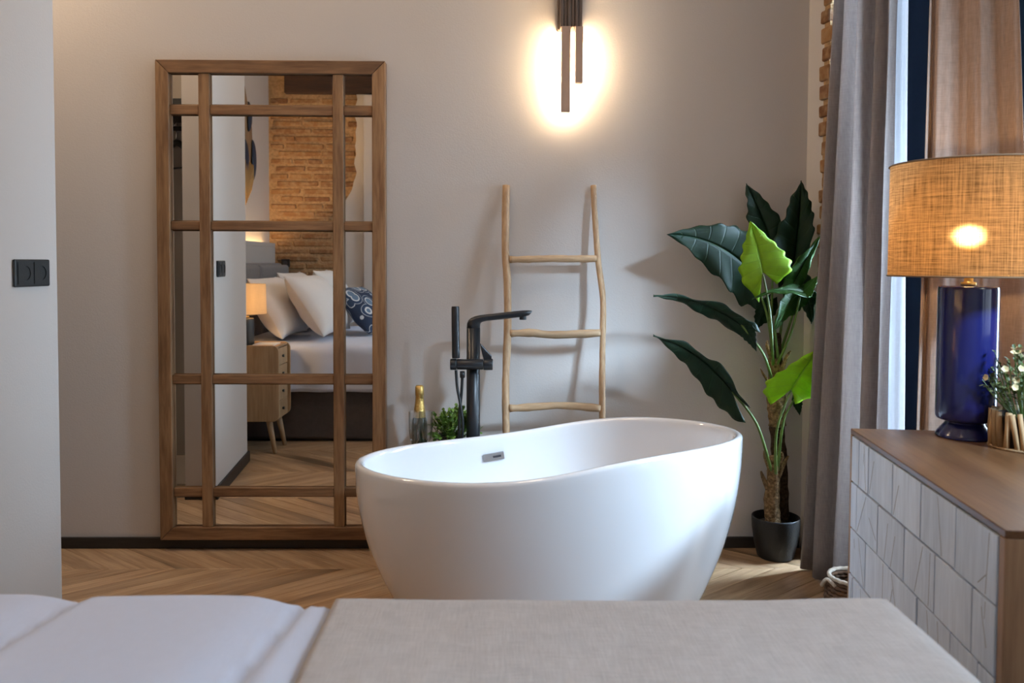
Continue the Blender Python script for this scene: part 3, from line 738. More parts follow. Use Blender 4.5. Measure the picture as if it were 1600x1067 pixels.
obj('foil', MB().lathe(foil, (bp_.x, -.17, SZ), 32, fn=lambda th, z: 1 + .02 * sin(7 * th + z * 60), cap=(False, False)), M['gold'], bo, smooth=True)
for px, Y, lab in ((648, -.255, 'cut crystal champagne flute left of the bottle'), (667, -.225, 'cut crystal champagne flute right of the bottle')):
    fp = at_y(px, 660, Y); zt = at_y(px, 643, Y).z; h = zt - SZ
    fl_ = thing('champagne_flute', lab, 'glass', (fp.x, Y, SZ), 'champagne flutes behind the bathtub')
    obj('foot', MB().lathe([(.027, 0), (.027, .002), (.004, .006), (.0038, h * .30)], (fp.x, Y, SZ), 28), M['crystal'], fl_, smooth=True)
    obj('bowl', MB().lathe([(.004, h * .30), (.017, h * .40), (.0215, h * .60), (.0225, h * .8), (.0235, h), (.0222, h), (.0205, h * .6), (.015, h * .42), (.0, h * .36)], (fp.x, Y, SZ), 40, fn=lambda th, z: 1 + (.035 * abs(sin(5 * th)) if z < h * .93 else 0), cap=(False, False)), M['crystal'], fl_, smooth=False)
def small_leaf(mb, p, d, n, l, wd):
    d = d.normalized(); s = d.cross(n).normalized(); n = s.cross(d)
    vs = [p, p + d * l * .35 + s * wd + n * .1 * l, p + d * l * .75 + s * wd * .8 + n * .06 * l, p + d * l, p + d * l * .75 - s * wd * .8 + n * .06 * l, p + d * l * .35 - s * wd + n * .1 * l, p + d * l * .5]
    mb.add(vs, [(0, 1, 6), (1, 2, 6), (2, 3, 6), (3, 4, 6), (4, 5, 6), (5, 0, 6)])
bc = at_y(704, 690, -.160)
bu = thing('boxwood_plant', 'small bushy green plant in a black pot behind the bathtub', 'plant', (bc.x, -.160, SZ))
obj('pot', MB().lathe([(.038, 0), (.052, .075), (.047, .075), (.04, .06), (0, .06)], (bc.x, -.16, SZ), 28, cap=(True, False)), M['pot'], bu, smooth=True, bevel=.001)
mb = MB(); ms = MB()
bcen = V((at_y(711, 672, -.16).x, -.16, at_y(712, 672, -.16).z))
for k in range(85):
    a = random.uniform(0, 2 * pi); e = random.uniform(-.25, 1.4)
    d = V((cos(a) * cos(e) * 1.05, sin(a) * cos(e) * .9, sin(e) * .95))
    R_ = random.uniform(.070, .100); q0 = V((bc.x, -.16, SZ + .06)); q1 = bcen + d * R_
    ms.tube([q0 + d * .01, (q0 + q1) / 2 + d * .02, q1], .0012, 4)
    for j in range(8):
        f = .45 + .55 * j / 7; p = q0.lerp(q1, f) + d * .02 * (1 - f)
        dd = (d + V((random.uniform(-1, 1), random.uniform(-1, 1), random.uniform(-.5, 1)))).normalized()
        small_leaf(mb, p, dd, V((random.uniform(-.3, .3), random.uniform(-.3, .3), 1)), random.uniform(.013, .021), .0072)
f_ = obj('foliage', mb, M['box_leaf'], bu, fix=False); f_['kind'] = 'stuff'
s_ = obj('twigs', ms, M['stem_green'], bu); s_['kind'] = 'stuff'

# ------------------------------------------------------------ tall potted plant
PC = at_z(1211, 862, 0); PC = V((at_y(1211.5, 850, -.108).x, -.108, 0))
pl = thing('potted_taro_plant', 'tall broad-leaved green plant in black pot in the corner', 'plant', PC)
zp = at_y(1211, 806, -.108).z
obj('pot', MB().lathe([(.066, 0), (.071, .004), (.084, .06), (.0925, .12), (.0945, zp - .006), (.0935, zp), (.0885, zp), (.086, zp - .02), (.08, zp - .035)], PC, 48, cap=(True, False)), M['pot'], pl, smooth=True, bevel=.0015)
obj('soil', MB().lathe([(.0815, zp - .034), (.05, zp - .026), (0, zp - .022)], PC, 32, cap=(True, False)), M['soil'], pl, smooth=True)
def U(x, y, dy): return at_y(x, y, PC.y + dy)
tr1 = smooth_path([U(1207, 815, -.02), U(1206, 780, -.02), U(1208, 745, -.02), U(1210, 712, -.015)], 16)
tr1[0].z = zp - .03
obj('trunk', MB().tube(tr1, lerp_list([.0300, .0285, .0250, .017], 16), 14, wob=.35), M['fibre'], pl, smooth=True)
tr2 = smooth_path([U(1221, 815, .028), U(1219, 760, .028), U(1216, 690, .02), U(1214, 630, .015), U(1212, 560, .01), U(1212, 520, .01)], 30)
tr2[0].z = zp - .03
obj('trunk', MB().tube(tr2, lerp_list([.030, .029, .028, .029, .026, .016], 30), 14, wob=.35), M['trunk_dark'], pl, smooth=True)
tr3 = smooth_path([U(1214, 665, .0), U(1213, 630, -.004), U(1212, 600, -.004), U(1210, 560, -.002)], 12)
obj('trunk', MB().tube(tr3, lerp_list([.031, .034, .032, .022], 12), 14, wob=.35), M['fibre'], pl, smooth=True)
for a, b_, c in (((1200, 765), (1192, 745), (1189, 736)), ((1204, 735), (1196, 715), (1194, 704)), ((1216, 745), (1226, 722), (1232, 712)), ((1212, 735), (1222, 715), (1221, 706)), ((1203, 600), (1193, 585), (1188, 575)), ((1218, 590), (1228, 560), (1236, 548)), ((1206, 560), (1199, 540), (1199, 532))):
    pth = smooth_path([U(*a, -.03), U(*b_, -.035), U(*c, -.04)], 8)
    obj('leaf_sheath', MB().tube(pth, lerp_list([.011, .008, .003], 8), 8, flat=.5), M['fibre'], pl, smooth=True)
def big_leaf(name_mat, base, ctrl, tip, Lp, Rp, wave=.06, ns=44, nt=9, lag=.26, seed=0, at=.33, scal=.13):
    lags = lag if isinstance(lag, tuple) else (lag, lag)
    """arrow-shaped blade: midrib base-ctrl-tip, each side spread towards Lp / Rp, two rear lobes; points are (px, py, depth)"""
    B, Cc, T = U(*base), U(*ctrl), U(*tip)
    def mid(s):
        if s < 0: return B + (B - Cc) * 2 * (-s) * .5 * 2 * .5
        return B * (1 - s) ** 2 + Cc * 2 * s * (1 - s) + T * s * s
    ml = mid(at); WL, WR = U(*Lp) - ml, U(*Rp) - ml
    ln = (T - B).length
    def wf(s):                                           # half width along the blade (0..1)
        pk = .30
        if s < pk: return .50 + .50 * sin(pi / 2 * s / pk)
        q_ = (s - pk) / (1 - pk); return max(0, (1 - q_ ** 1.55)) * (1 - .25 * q_) 
    mb = MB(); uvs = []
    for sgn, W in ((1, WL), (-1, WR)):
        Pg = []
        for i in range(ns + 1):
            u = i / ns; r_ = []
            nn = (T - B).cross(W).normalized()
            for j in range(nt + 1):
                t_ = j / nt
                s = u - lags[0 if sgn > 0 else 1] * (1 - u) ** 1.6 * t_ ** 1.2
                m_ = mid(s) if s >= 0 else B + (B - Cc).normalized() * (-s) * ln
                wv = wf(u) * (1 + scal * .5 * sin(u * 40 + seed) * t_ ** 3)
                if u < .12: wv *= (.78 + .22 * u / .12) 
                p = m_ + W * wv * t_
                p += nn * sgn * ln * (wave * t_ * t_ * sin(u * 17 + seed * 1.7 + sgn) * (1 - u * .5) + .015 * sin(pi * t_))
                r_.append(p); 
            Pg.append(r_)
        b0 = len(mb.v); mb.grid(Pg)
        uvs += [(i / ns, sgn * j / nt) for i in range(ns + 1) for j in range(nt + 1)]
    o = obj('leaf', mb, M[name_mat], pl, smooth=True, fix=False)
    uvl = o.data.uv_layers.new(name='UVMap')
    for lp in o.data.loops: uvl.data[lp.index].uv = uvs[lp.vertex_index]
    mods(o, solid=.0012)
    return o
def stem(pts, r=.0045):
    pth = smooth_path([U(*p) for p in pts], 20)
    obj('petiole', MB().tube(pth, lerp_list([r * 1.5, r * 1.1, r * .85], 20), 8), M['stem_green'], pl, smooth=True)
# (leaf blades, back to front)
big_leaf('leaf_dark', (1210, 395, .03), (1190, 330, .035), (1165.5, 287, .02), (1166, 345, .0), (1222, 340, .03), seed=1, wave=.03)
big_leaf('leaf_dark', (1238, 425, .03), (1250, 350, .03), (1251, 282, -.01), (1214, 352, -.02), (1275, 335, -.01), seed=2, wave=.03)
big_leaf('leaf_dark', (1174, 425, -.02), (1120, 366, -.06), (1043, 366, -.12), (1142, 462, -.05), (1158, 352, -.02), seed=3, wave=.035, lag=.16)
big_leaf('leaf_mid', (1238, 448, -.02), (1256, 408, -.02), (1282, 369, -.14), (1236, 415, -.05), (1262, 432, -.03), seed=4, wave=.03)
big_leaf('leaf_dark', (1252, 440, .04), (1268, 470, .02), (1268, 506, -.06), (1276, 455, -.06), (1246, 475, .05), seed=8, wave=.03)
big_leaf('leaf_dark', (1204, 468, .03), (1190, 490, .02), (1181, 515, .02), (1178, 486, .02), (1206, 500, .04), seed=9, wave=.03)
big_leaf('leaf_mid', (1250, 458, -.03), (1226, 474, -.05), (1211, 517, -.05), (1222, 462, -.07), (1246, 490, -.02), seed=6, wave=.03)
big_leaf('leaf_mid', (1252, 457, -.06), (1214, 446, -.09), (1175, 468, -.10), (1226, 459, -.16), (1236, 444, -.03), seed=5, wave=.02, lag=.22)
big_leaf('leaf_mid', (1254, 456, -.05), (1266, 444, -.06), (1279, 430, -.07), (1270, 460, -.12), (1252, 446, -.02), seed=15, wave=.02, lag=.1)
big_leaf('leaf_light', (1192, 426, -.10), (1186, 392, -.12), (1172.5, 346, -.13), (1150, 397, -.13), (1234, 398, -.10), seed=7, wave=.025, lag=(.62, .26))
big_leaf('leaf_dark', (1158, 507, -.10), (1085, 458, -.14), (1021, 461, -.20), (1110, 499, -.09), (1134, 478, -.16), seed=10, wave=.03, lag=.18)
big_leaf('leaf_dark', (1160, 505, -.10), (1172, 522, -.10), (1182, 549, -.10), (1157, 525, -.08), (1180, 514, -.13), seed=12, wave=.02, lag=.05)
big_leaf('leaf_dark', (1144, 611, -.12), (1095, 545, -.17), (1021, 523.5, -.22), (1094, 606, -.11), (1114, 560, -.20), seed=11, wave=.035, lag=.30)
big_leaf('leaf_light', (1236, 609, -.13), (1252, 580, -.16), (1283, 541, -.17), (1205, 585, -.16), (1284, 603, -.13), seed=13, wave=.025, lag=(.38, .24))
big_leaf('leaf_dark', (1243, 622, .0), (1246, 634, .0), (1250, 649, .0), (1239, 634, .0), (1255, 630, .0), seed=14, wave=.02)
for pts in ([(1209, 560, 0), (1206, 490, .02), (1208, 400, .03)], [(1214, 560, 0), (1224, 490, .03), (1238, 430, .03)],
            [(1207, 550, -.01), (1198, 490, -.03), (1176, 428, -.02)], [(1216, 560, -.02), (1212, 500, -.02), (1238, 450, -.02)],
            [(1208, 570, -.02), (1203, 490, -.09), (1192, 428, -.10)], [(1211, 575, -.02), (1236, 520, -.04), (1251, 459, -.045)],
            [(1205, 590, -.02), (1192, 552, -.08), (1158, 507, -.10)], [(1205, 735, -.03), (1182, 662, -.10), (1144, 612, -.12)],
            [(1212, 740, -.04), (1214, 670, -.11), (1236, 610, -.13)], [(1215, 735, -.03), (1224, 660, -.05), (1242, 623, .0)],
            [(1214, 565, .02), (1236, 500, .04), (1253, 441, .04)], [(1209, 565, .02), (1206, 510, .03), (1204, 470, .03)]):
    stem(pts)

# ------------------------------------------------------------ curtains
CP0 = V((1.196, -.255, 0)); CT = V((.155, -1, 0)).normalized(); CN = V((-1, -.155, 0)).normalized()
LINE_A = (CP0, CT, CN)
def vline(p, t): t = V((t[0], t[1], 0)).normalized(); return (V(p), t, V((t.y, -t.x, 0)))
LINE_B = vline((1.222, -1.000, 0), (.185, -.10))
def cpl(px, py, off=0.0): return on_plane(px, py, CP0 + CN * off, CN)
def curtain(px_top, px_bot, folds, amp, off, z_top, mat, name, label, seed, zb=.008, sharp=1.0, nu=160, line=None, ret=False):
    global CP0, CT, CN
    CP0, CT, CN = line or LINE_A
    """cloth hung along the curtain line: px edges (y=0) and (bottom) set its left/right ends; folds = ridge positions 0..1"""
    tl, tr_ = cpl(px_top[0], 0, off), cpl(px_top[1], 0, off)
    bl_, br = cpl(px_bot[0], px_bot[2], off), cpl(px_bot[1], px_bot[2], off)
    def st_(p): return (p - CP0).dot(CT)
    z0r, zbr = tl.z, zb
    Pg = []
    nz_ = 30
    for i in range(nz_ + 1):
        f = i / nz_; z = zb + (z_top - zb) * f
        g_ = min(1, (z - zb) / (z0r - zb))
        a = st_(bl_) + (st_(tl) - st_(bl_)) * g_; b2 = st_(br) + (st_(tr_) - st_(br)) * g_
        r_ = []
        for j in range(nu + 1):
            u = j / nu
            # ridge distance
            ph = 0
            for k in range(len(folds) - 1):
                if folds[k] <= u <= folds[k + 1] + 1e-9:
                    ph = k + (u - folds[k]) / (folds[k + 1] - folds[k]); break
            wv = cos(2 * pi * ph)
            wv = math.copysign(abs(wv) ** sharp, wv)
            am = amp * (.75 + .35 * (1 - g_)) * (1 + .25 * noise.noise(V((ph * .7, f * 1.5, seed))))
            s = a + (b2 - a) * u + .012 * noise.noise(V((u * 5, f * 2.2, seed + 3)))
            p = CP0 + CT * s + CN * (off + am * wv + .006 * noise.noise(V((u * 14, f * 5, seed + 7))))
            p.z = z; r_.append(p)
        if ret:  # hidden side return, added to stop daylight leaking round the edge
            q0 = r_[0].copy(); r_ = [q0 - RN * (.17 * (5 - k) / 5) for k in range(5)] + r_
        Pg.append(r_)
    o = obj(name, MB().grid(Pg), mat, None, smooth=True, fix=False, solid=.0015)
    return tag(o, label, 'curtain')
curtain((1314, 1400), (1264, 1378, 900), [0, .20, .50, .80, 1.0], .034, 0, 2.74, M['linen'], 'linen_curtain', 'rose-grey linen curtain beside the tall plant', 1.0, sharp=.7, ret=True)
curtain((1452, 1588), (1430, 1640, 700), [0, .13, .55, 1.0], .015, 0, 2.74, M['linen2'], 'linen_curtain', 'brown-grey linen curtain behind the blue lamp', 5.0, sharp=.8, line=LINE_B)
curtain((1368, 1420), (1352, 1418, 800), [0, .33, .66, 1.0], .007, -.046, 2.70, M['sheer'], 'sheer_curtain', 'bright white sheer strip between linen curtain and dark window frame', 9.0, nu=60)
curtain((1566, 1650), (1590, 1720, 700), [0, .3, .65, 1.0], .010, -.040, 2.74, M['navy_fab'], 'added_dark_drape', 'added navy drape darkening the gap behind the edge of the brown-grey curtain', 12.0, nu=70, line=LINE_B)  # drape added to keep this edge dark and hold back window light
ra, rb = LINE_A[0] + LINE_A[1] * -.06, LINE_A[0] + LINE_A[1] * .62
cr = obj('curtain_rod', MB().tube([V((ra.x, ra.y, 2.755)), V((rb.x, rb.y, 2.755))], .012, 14), M['black'], None, smooth=True)
tag(cr, 'black curtain rod above the linen curtains', 'rod')

# ------------------------------------------------------------ sideboard
DH = .74
D1, D2 = at_z(1329, 669, DH), at_z(1571, 828.5, DH)
DU = (D2 - D1); DLEN = DU.length; DU.normalize()
DV = V((-DU.y, DU.x, 0)); DV = DV if DV.x > 0 else -DV
DD = .43
def dp(u, v, z): return V((D1.x, D1.y, 0)) + DU * u + DV * v + V((0, 0, z))
def dbox(u0, u1, v0, v1, z0, z1): return MB().prism([dp(u0, v0, z0), dp(u1, v0, z0), dp(u1, v1, z0), dp(u0, v1, z0)], (0, 0, z1 - z0))
def local_obj(name, mb, mat, parent, **kw):              # grain follows the sideboard: object turned with it
    org = ORG[parent.name]; R = Matrix((DU, DV, V((0, 0, 1)))).transposed()
    me = bpy.data.meshes.new(name); me.from_pydata([tuple(R.inverted() @ (p - org)) for p in mb.v], [], mb.f)
    bm = bmesh.new(); bm.from_mesh(me); bmesh.ops.recalc_face_normals(bm, faces=bm.faces); bm.to_mesh(me); bm.free()
    me.materials.append(mat); o = bpy.data.objects.new(name, me); COL.objects.link(o); o.parent = parent
    o.rotation_euler = R.to_euler(); ORG[o.name] = org; return mods(o, **kw)
sb = thing('sideboard', 'oak sideboard with white carved tile front beside the bed', 'sideboard', dp(DLEN / 2, DD / 2, 0))
local_obj('top', dbox(0, DLEN, 0, DD, DH - .014, DH), M['oak_top'], sb, bevel=.002)
for a in ((0, .016), (DLEN - .020, DLEN)): local_obj('side_panel', dbox(a[0], a[1], .0, DD, .10, DH - .0145), M['oak_side'], sb, bevel=.0015)
local_obj('carcass', dbox(.0165, DLEN - .0205, .010, DD - .01, .10, DH - .0145), M['groove'], sb)
for u in (.08, DLEN - .08):
    for v in (.06, DD - .06): obj('leg', MB().tube([dp(u, v, 0), dp(u, v, .0995)], [.012, .018], 12), M['oak_side'], sb, smooth=True)
def u_of(px, py):                                        # station along the front for a pixel column
    p = on_plane(px, py, D1, DV); return (p - D1).dot(DU)
RH = .1225; ztop = DH - .0148
rowj = [[1341, 1356, 1394, 1439, 1495], [1339, 1373, 1415, 1464, 1524], [1354, 1391, 1437, 1490, 1535], [1336, 1372, 1412, 1460, 1515], [1352, 1390, 1436, 1480, 1530], [1338, 1374, 1414, 1462, 1520]]
for r_, js in enumerate(rowj):
    z1 = ztop - r_ * RH - .0022; z0 = max(z1 - RH + .0044, .102)
    if z0 >= z1 - .02: break
    us = [.0165] + [u_of(j, 800) for j in js] + [DLEN - .0205]
    us = [q for i, q in enumerate(us) if i == 0 or q - us[i - 1] > .02]
    for a, b_ in zip(us, us[1:]):
        v0 = -.002 + random.uniform(-.0012, .0012)
        tl_ = local_obj('tile', dbox(a + .0024, b_ - .0024, v0, .0098, z0, z1), M['tile'], sb, bevel=.0012)
        gm = MB()
        for k in range(random.choice((0, 1, 1, 2, 2))):  # carved lines
            wd = b_ - a; x0 = a + wd * random.uniform(.12, .88); x1 = min(b_ - .01, max(a + .01, x0 + wd * random.uniform(-.5, .5)))
            za = z1 - .004 if random.random() < .5 else z0 + (z1 - z0) * random.uniform(.3, .9); zb_ = z0 + .004 if random.random() < .6 else za - (z1 - z0) * random.uniform(.2, .6)
            zb_ = max(zb_, z0 + .003)
            d = V((x1 - x0, zb_ - za)); n2 = V((-d.y, d.x)).normalized() * .0007
            gm.prism([dp(x0 + n2.x, v0 - .0002, za + n2.y), dp(x1 + n2.x, v0 - .0002, zb_ + n2.y), dp(x1 - n2.x, v0 - .0002, zb_ - n2.y), dp(x0 - n2.x, v0 - .0002, za - n2.y)], DV * .0006)
        if gm.v: local_obj('carved_lines', gm, M['groove'], tl_).matrix_basis.identity()
        if not gm.v: continue
        tl_.children[0]['kind'] = 'stuff'

# ------------------------------------------------------------ blue table lamp
lc = at_z(1507.5, 682, DH)
tl = thing('table_lamp', 'blue ceramic table lamp with glowing linen shade on sideboard', 'lamp', (lc.x, lc.y, DH))
ky = lc.y
def lz(y): return at_y(1509, y, ky).z - DH
pxm = (ky - CAM.y) / F_PX
prof = [(.0, 0), (.0675, 0), (.0685, .003), (.0660, .010), (.047, lz(661)), (.0445, lz(658.5)), (.047, lz(656.5)), (.066, lz(654)), (.0690, lz(650)), (.0695, lz(640)), (.0695, lz(452)), (.0685, lz(448)), (.066, lz(447)), (0, lz(446.5))]
obj('ceramic_body', MB().lathe(prof, (lc.x, lc.y, DH), 64, cap=(False, False)), M['blue'], tl, smooth=True, bevel=.001)
bz_ = lz(370)
obj('neck', MB().lathe([(.018, lz(446.4)), (.018, lz(441)), (.0105, lz(440)), (.0105, lz(424)), (.014, lz(422)), (.014, bz_ - .022), (0, bz_ - .022)], (lc.x, lc.y, DH), 24, cap=(True, False)), M['brass'], tl, smooth=True)
bz = lz(370)
obj('bulb', MB().lathe([(.010, bz - .0215), (.018, bz - .015), (.0225, bz - .004), (.0225, bz + .004), (.018, bz + .015), (.010, bz + .021), (0, bz + .0235)], (lc.x, lc.y, DH), 24, cap=(True, False)), M['bulb'], tl, smooth=True)
def shade(parent, c, r0, r1, z0, z1, mat, seg=72):
    Pg = [[V((c.x + (r0 + (r1 - r0) * i / 6) * cos(2 * pi * k / seg), c.y + (r0 + (r1 - r0) * i / 6) * sin(2 * pi * k / seg), z0 + (z1 - z0) * i / 6)) for k in range(seg + 1)] for i in range(7)]
    mb = MB().grid(Pg); o = obj('lamp_shade', mb, mat, parent, smooth=True, fix=False)
    uv = o.data.uv_layers.new(name='UVMap')
    for lp in o.data.loops:
        i, k = divmod(lp.vertex_index, seg + 1); uv.data[lp.index].uv = (k / seg * 4.4, i / 6)
    return o
sr = 120 * pxm
zs0, zs1 = DH + lz(431.5), DH + lz(257)
sh = shade(tl, V((lc.x + .006, lc.y, 0)), sr, sr * .995, zs0, zs1, M['shade'])
for z in (zs0, zs1):
    Rm = [V((lc.x + .006 + (sr + .0008) * cos(2 * pi * k / 72), lc.y + (sr + .0008) * sin(2 * pi * k / 72), z)) for k in range(73)]
    obj('shade_rim', MB().tube(Rm, .0022, 6, caps=False), plain('shade_trim', (.20, .12, .06), .8), sh, smooth=True)
sp_ = MB()
for k in range(3):
    a = 2 * pi * k / 3 + .4; sp_.tube([V((lc.x, lc.y, DH + lz(424))), V((lc.x + .006 + sr * cos(a), lc.y + sr * sin(a), zs0 + .004))], .0015, 6)
obj('shade_spider', sp_, M['brass'], tl)
cdp = smooth_path([V((lc.x + .066, lc.y + .03, DH + .012)), V((lc.x + .10, lc.y + .02, DH + .020)), V((lc.x + .14, lc.y + .06, DH + .008)), dp(.25, DD - .02, DH + .006)], 20)
obj('cord', MB().tube(cdp, .004, 8), plain('cream_cord', (.55, .48, .42), .6), tl, smooth=True)

# ------------------------------------------------------------ small flowering plant in driftwood pot
fc0 = at_y(1553, 675, -1.42); FR = .070
fc = V((fc0.x + FR, -1.42, DH))
fp_ = thing('flowering_plant', 'small cream-flowered plant in driftwood stick pot beside the blue lamp', 'plant', fc)
zpot = at_y(1590, 642, -1.42).z
obj('pot_liner', MB().lathe([(FR - .010, .004), (FR - .010, zpot - DH - .008), (FR - .014, zpot - DH - .008), (FR - .014, zpot - DH - .02), (0, zpot - DH - .02)], fc, 28, cap=(True, False)), plain('dark_pot_liner', (.03, .02, .014), .8), fp_, smooth=True)
for k in range(26):
    a = 2 * pi * k / 26 + random.uniform(-.04, .04); d = V((cos(a), sin(a), 0)); tgt = V((-sin(a), cos(a), 0)) * random.uniform(-.008, .008)
    pth = [fc + d * (FR - .004) - tgt, fc + d * (FR - .003) + V((0, 0, .045)), fc + d * (FR - .004) + tgt + V((0, 0, zpot - DH + random.uniform(-.005, .004)))]
    obj('stick', MB().tube(pth, [random.uniform(.0055, .0085) for _ in range(3)], 7), M['stick'], fp_, smooth=True)
obj('pot_base', MB().lathe([(FR + .003, 0), (FR + .004, .003), (FR + .003, .006), (0, .006)], fc, 32, cap=(True, False)), M['stick'], fp_, smooth=True)
mb = MB(); ms = MB(); ends = []
fcen = V((fc.x, fc.y, at_y(1600, 600, -1.42).z))
for k in range(64):
    a = random.uniform(0, 2 * pi); e = random.uniform(-.15, 1.45)
    d = V((cos(a) * cos(e), sin(a) * cos(e), sin(e) * 1.0)); R_ = random.uniform(.060, .098); q0 = V((fc.x, fc.y, zpot - .015)); q1 = fcen + d * R_
    ms.tube([q0 + V((d.x, d.y, 0)) * .02, (q0 + q1) / 2 + V((d.x, d.y, 0)) * .015, q1], .0011, 4)
    if R_ > .082: ends.append((q1, d))
    for j in range(7):
        f = .4 + .6 * j / 6; p = q0.lerp(q1, f)
        small_leaf(mb, p, (d + V((random.uniform(-1, 1), random.uniform(-1, 1), random.uniform(-.5, 1)))).normalized(), V((random.uniform(-.3, .3), random.uniform(-.3, .3), 1)), random.uniform(.009, .017), .0045)
f_ = obj('foliage', mb, M['box_leaf2'], fp_, fix=False); f_['kind'] = 'stuff'
s_ = obj('twigs', ms, M['stem_green'], fp_); s_['kind'] = 'stuff'
for p, d in [(at_y(1542, 590, -1.42), V((-1, -.3, .2))), (at_y(1570, 577, -1.47), V((-.4, -1, .5))), (at_y(1584, 552, -1.43), V((-.2, -.6, 1))), (at_y(1585, 605, -1.49), V((-.1, -1, .2))), (at_y(1594, 576, -1.47), V((.1, -1, .3)))] + ends[:14]:
    fm = MB(); d = d.normalized(); s1 = d.cross(V((.2, .3, 1))).normalized(); s2 = d.cross(s1)
    for k in range(5):
        a = 2 * pi * k / 5; e = s1 * cos(a) + s2 * sin(a); small_leaf(fm, p, e + d * .5, d, .0095, .0045)
    obj('flower', fm, M['flower'], fp_, fix=False)

# ------------------------------------------------------------ basket on the floor by the curtain
bk = at_y(1288, 915, -.76); BC = V((bk.x + .092, -.76, 0))
bs = thing('wicker_basket', 'brown wicker basket with cream rope edge behind the sideboard', 'basket', BC)
mb = MB()
for k in range(13):
    z = .008 + k * .0125; R_ = .070 + .010 * sin(k / 12 * pi)
    mb.tube([BC + V(((R_ + .003 * (-1) ** (j + k)) * cos(2 * pi * j / 40), (R_ + .003 * (-1) ** (j + k)) * sin(2 * pi * j / 40), z)) for j in range(41)], .0066, 6, caps=False)
w_ = obj('woven_side', mb, M['wicker'], bs, smooth=True)
obj('bottom', MB().lathe([(.068, 0), (.068, .008), (0, .008)], BC, 32, cap=(True, False)), M['wicker'], bs)
obj('rope_rim', MB().tube([BC + V((.072 * cos(2 * pi * j / 40), .072 * sin(2 * pi * j / 40), .170 + .002 * (j % 2))) for j in range(41)], .0068, 8, caps=False), M['rope'], bs, smooth=True)
obj('handle', MB().tube(smooth_path([BC + V((-.068, -.03, .15)), BC + V((-.088, -.01, .166)), BC + V((-.092, .02, .135)), BC + V((-.070, .035, .15))], 16), .006, 8), M['rope'], bs, smooth=True)

# ------------------------------------------------------------ wall socket on the partition
so = on_plane(47, 426.5, PA, n_)
sR = Matrix((d_, -n_, V((0, 0, 1)))).transposed()
so_t = thing('wall_socket', 'black double wall socket on the left partition', 'socket', so + n_ * .001)
obj('socket_plate', MB().box(so + n_ * .0055, (.158, .009, .082), sR), M['black2'], so_t, bevel=.004)
for k in (-1, 1):
    c = so + d_ * k * .0355 + n_ * .0125
    sq = [c + d_ * x + V((0, 0, z)) for x, z in ((-.032, -.032), (.032, -.032), (.032, .032), (-.032, .032))]
    # insert with a round well: square outside, ring inside
    mb = MB(); segs = 32; ring_o = []; ring_i = []; deep = []
    for j in range(segs):
        a = 2 * pi * j / segs; e = max(abs(cos(a)), abs(sin(a)))
        ring_o.append(c + (d_ * cos(a) + V((0, 0, 1)) * sin(a)) * (.0325 / e)); ring_i.append(c + (d_ * cos(a) + V((0, 0, 1)) * sin(a)) * .0215)
        deep.append(c - n_ * .011 + (d_ * cos(a) + V((0, 0, 1)) * sin(a)) * .0205)
    back = [p - n_ * .004 for p in ring_o]
    mb.grid([back, ring_o, ring_i, deep], closed_u=True)
    ins = obj('socket_insert', mb, M['black2'], so_t, fix=False)
    obj('socket_well', MB().tube([c - n_ * .0105, c - n_ * .0075], .0203, 28), plain('socket_well_black', (.004, .004, .005), .5), ins)
    for e in (-1, 1): obj('contact', MB().tube([c - n_ * .0074 + d_ * e * .0095, c - n_ * .0058 + d_ * e * .0095], .0026, 8), M['chrome'], ins)

# ------------------------------------------------------------ bed
BX0, BX1, BYN, BYF2 = -1.835, .640, -2.030, -3.60
bed = thing('bed', 'grey upholstered bed base with tall grey headboard under the duvet', 'bed', ((BX0 + BX1) / 2, (BYN + BYF2) / 2, 0))
obj('base', MB().box2((BX0, BYN, .022), (BX1, BYF2, .365)), M['base_fab'], bed, bevel=.012)
obj('plinth', MB().box2((BX0 + .03, BYN - .03, 0), (BX1 - .03, BYF2 + .03, .0215)), M['black2'], bed)
obj('mattress', MB().box2((BX0 + .002, BYN - .002, .3655), (BX1 - .002, BYF2 + .002, .578)), M['pillow'], bed, bevel=.03)
hb = obj('headboard', MB().box2((-1.936, -1.99, 0), (-1.837, -3.66, 1.165)), M['head_fab'], bed, bevel=.025)
for k in range(2):
    y0 = -2.0 - k * .83
    obj('headboard_cushion', MB().box2((-1.8365, y0, .40), (-1.775, y0 - .81, 1.15)), M['head_fab'], hb, bevel=.028, seg=4)
hp_ = thing('headboard_panel', 'pale grey wall panel behind the headboard, lit along its top', 'panel', (-1.99, -2.75, 0))
obj('panel_board', MB().box2((HW + .0005, -1.80, 0), (-1.9375, -3.80, 1.30)), M['panel'], hp_, bevel=.004)
obj('panel_edge', MB().box2((-1.955, -1.80, 1.3005), (-1.9375, -3.80, 1.335)), M['panel'], hp_)
obj('light_strip', MB().box2((-2.012, -1.84, 1.3005), (-1.985, -3.77, 1.306)), M['led2'], hp_)

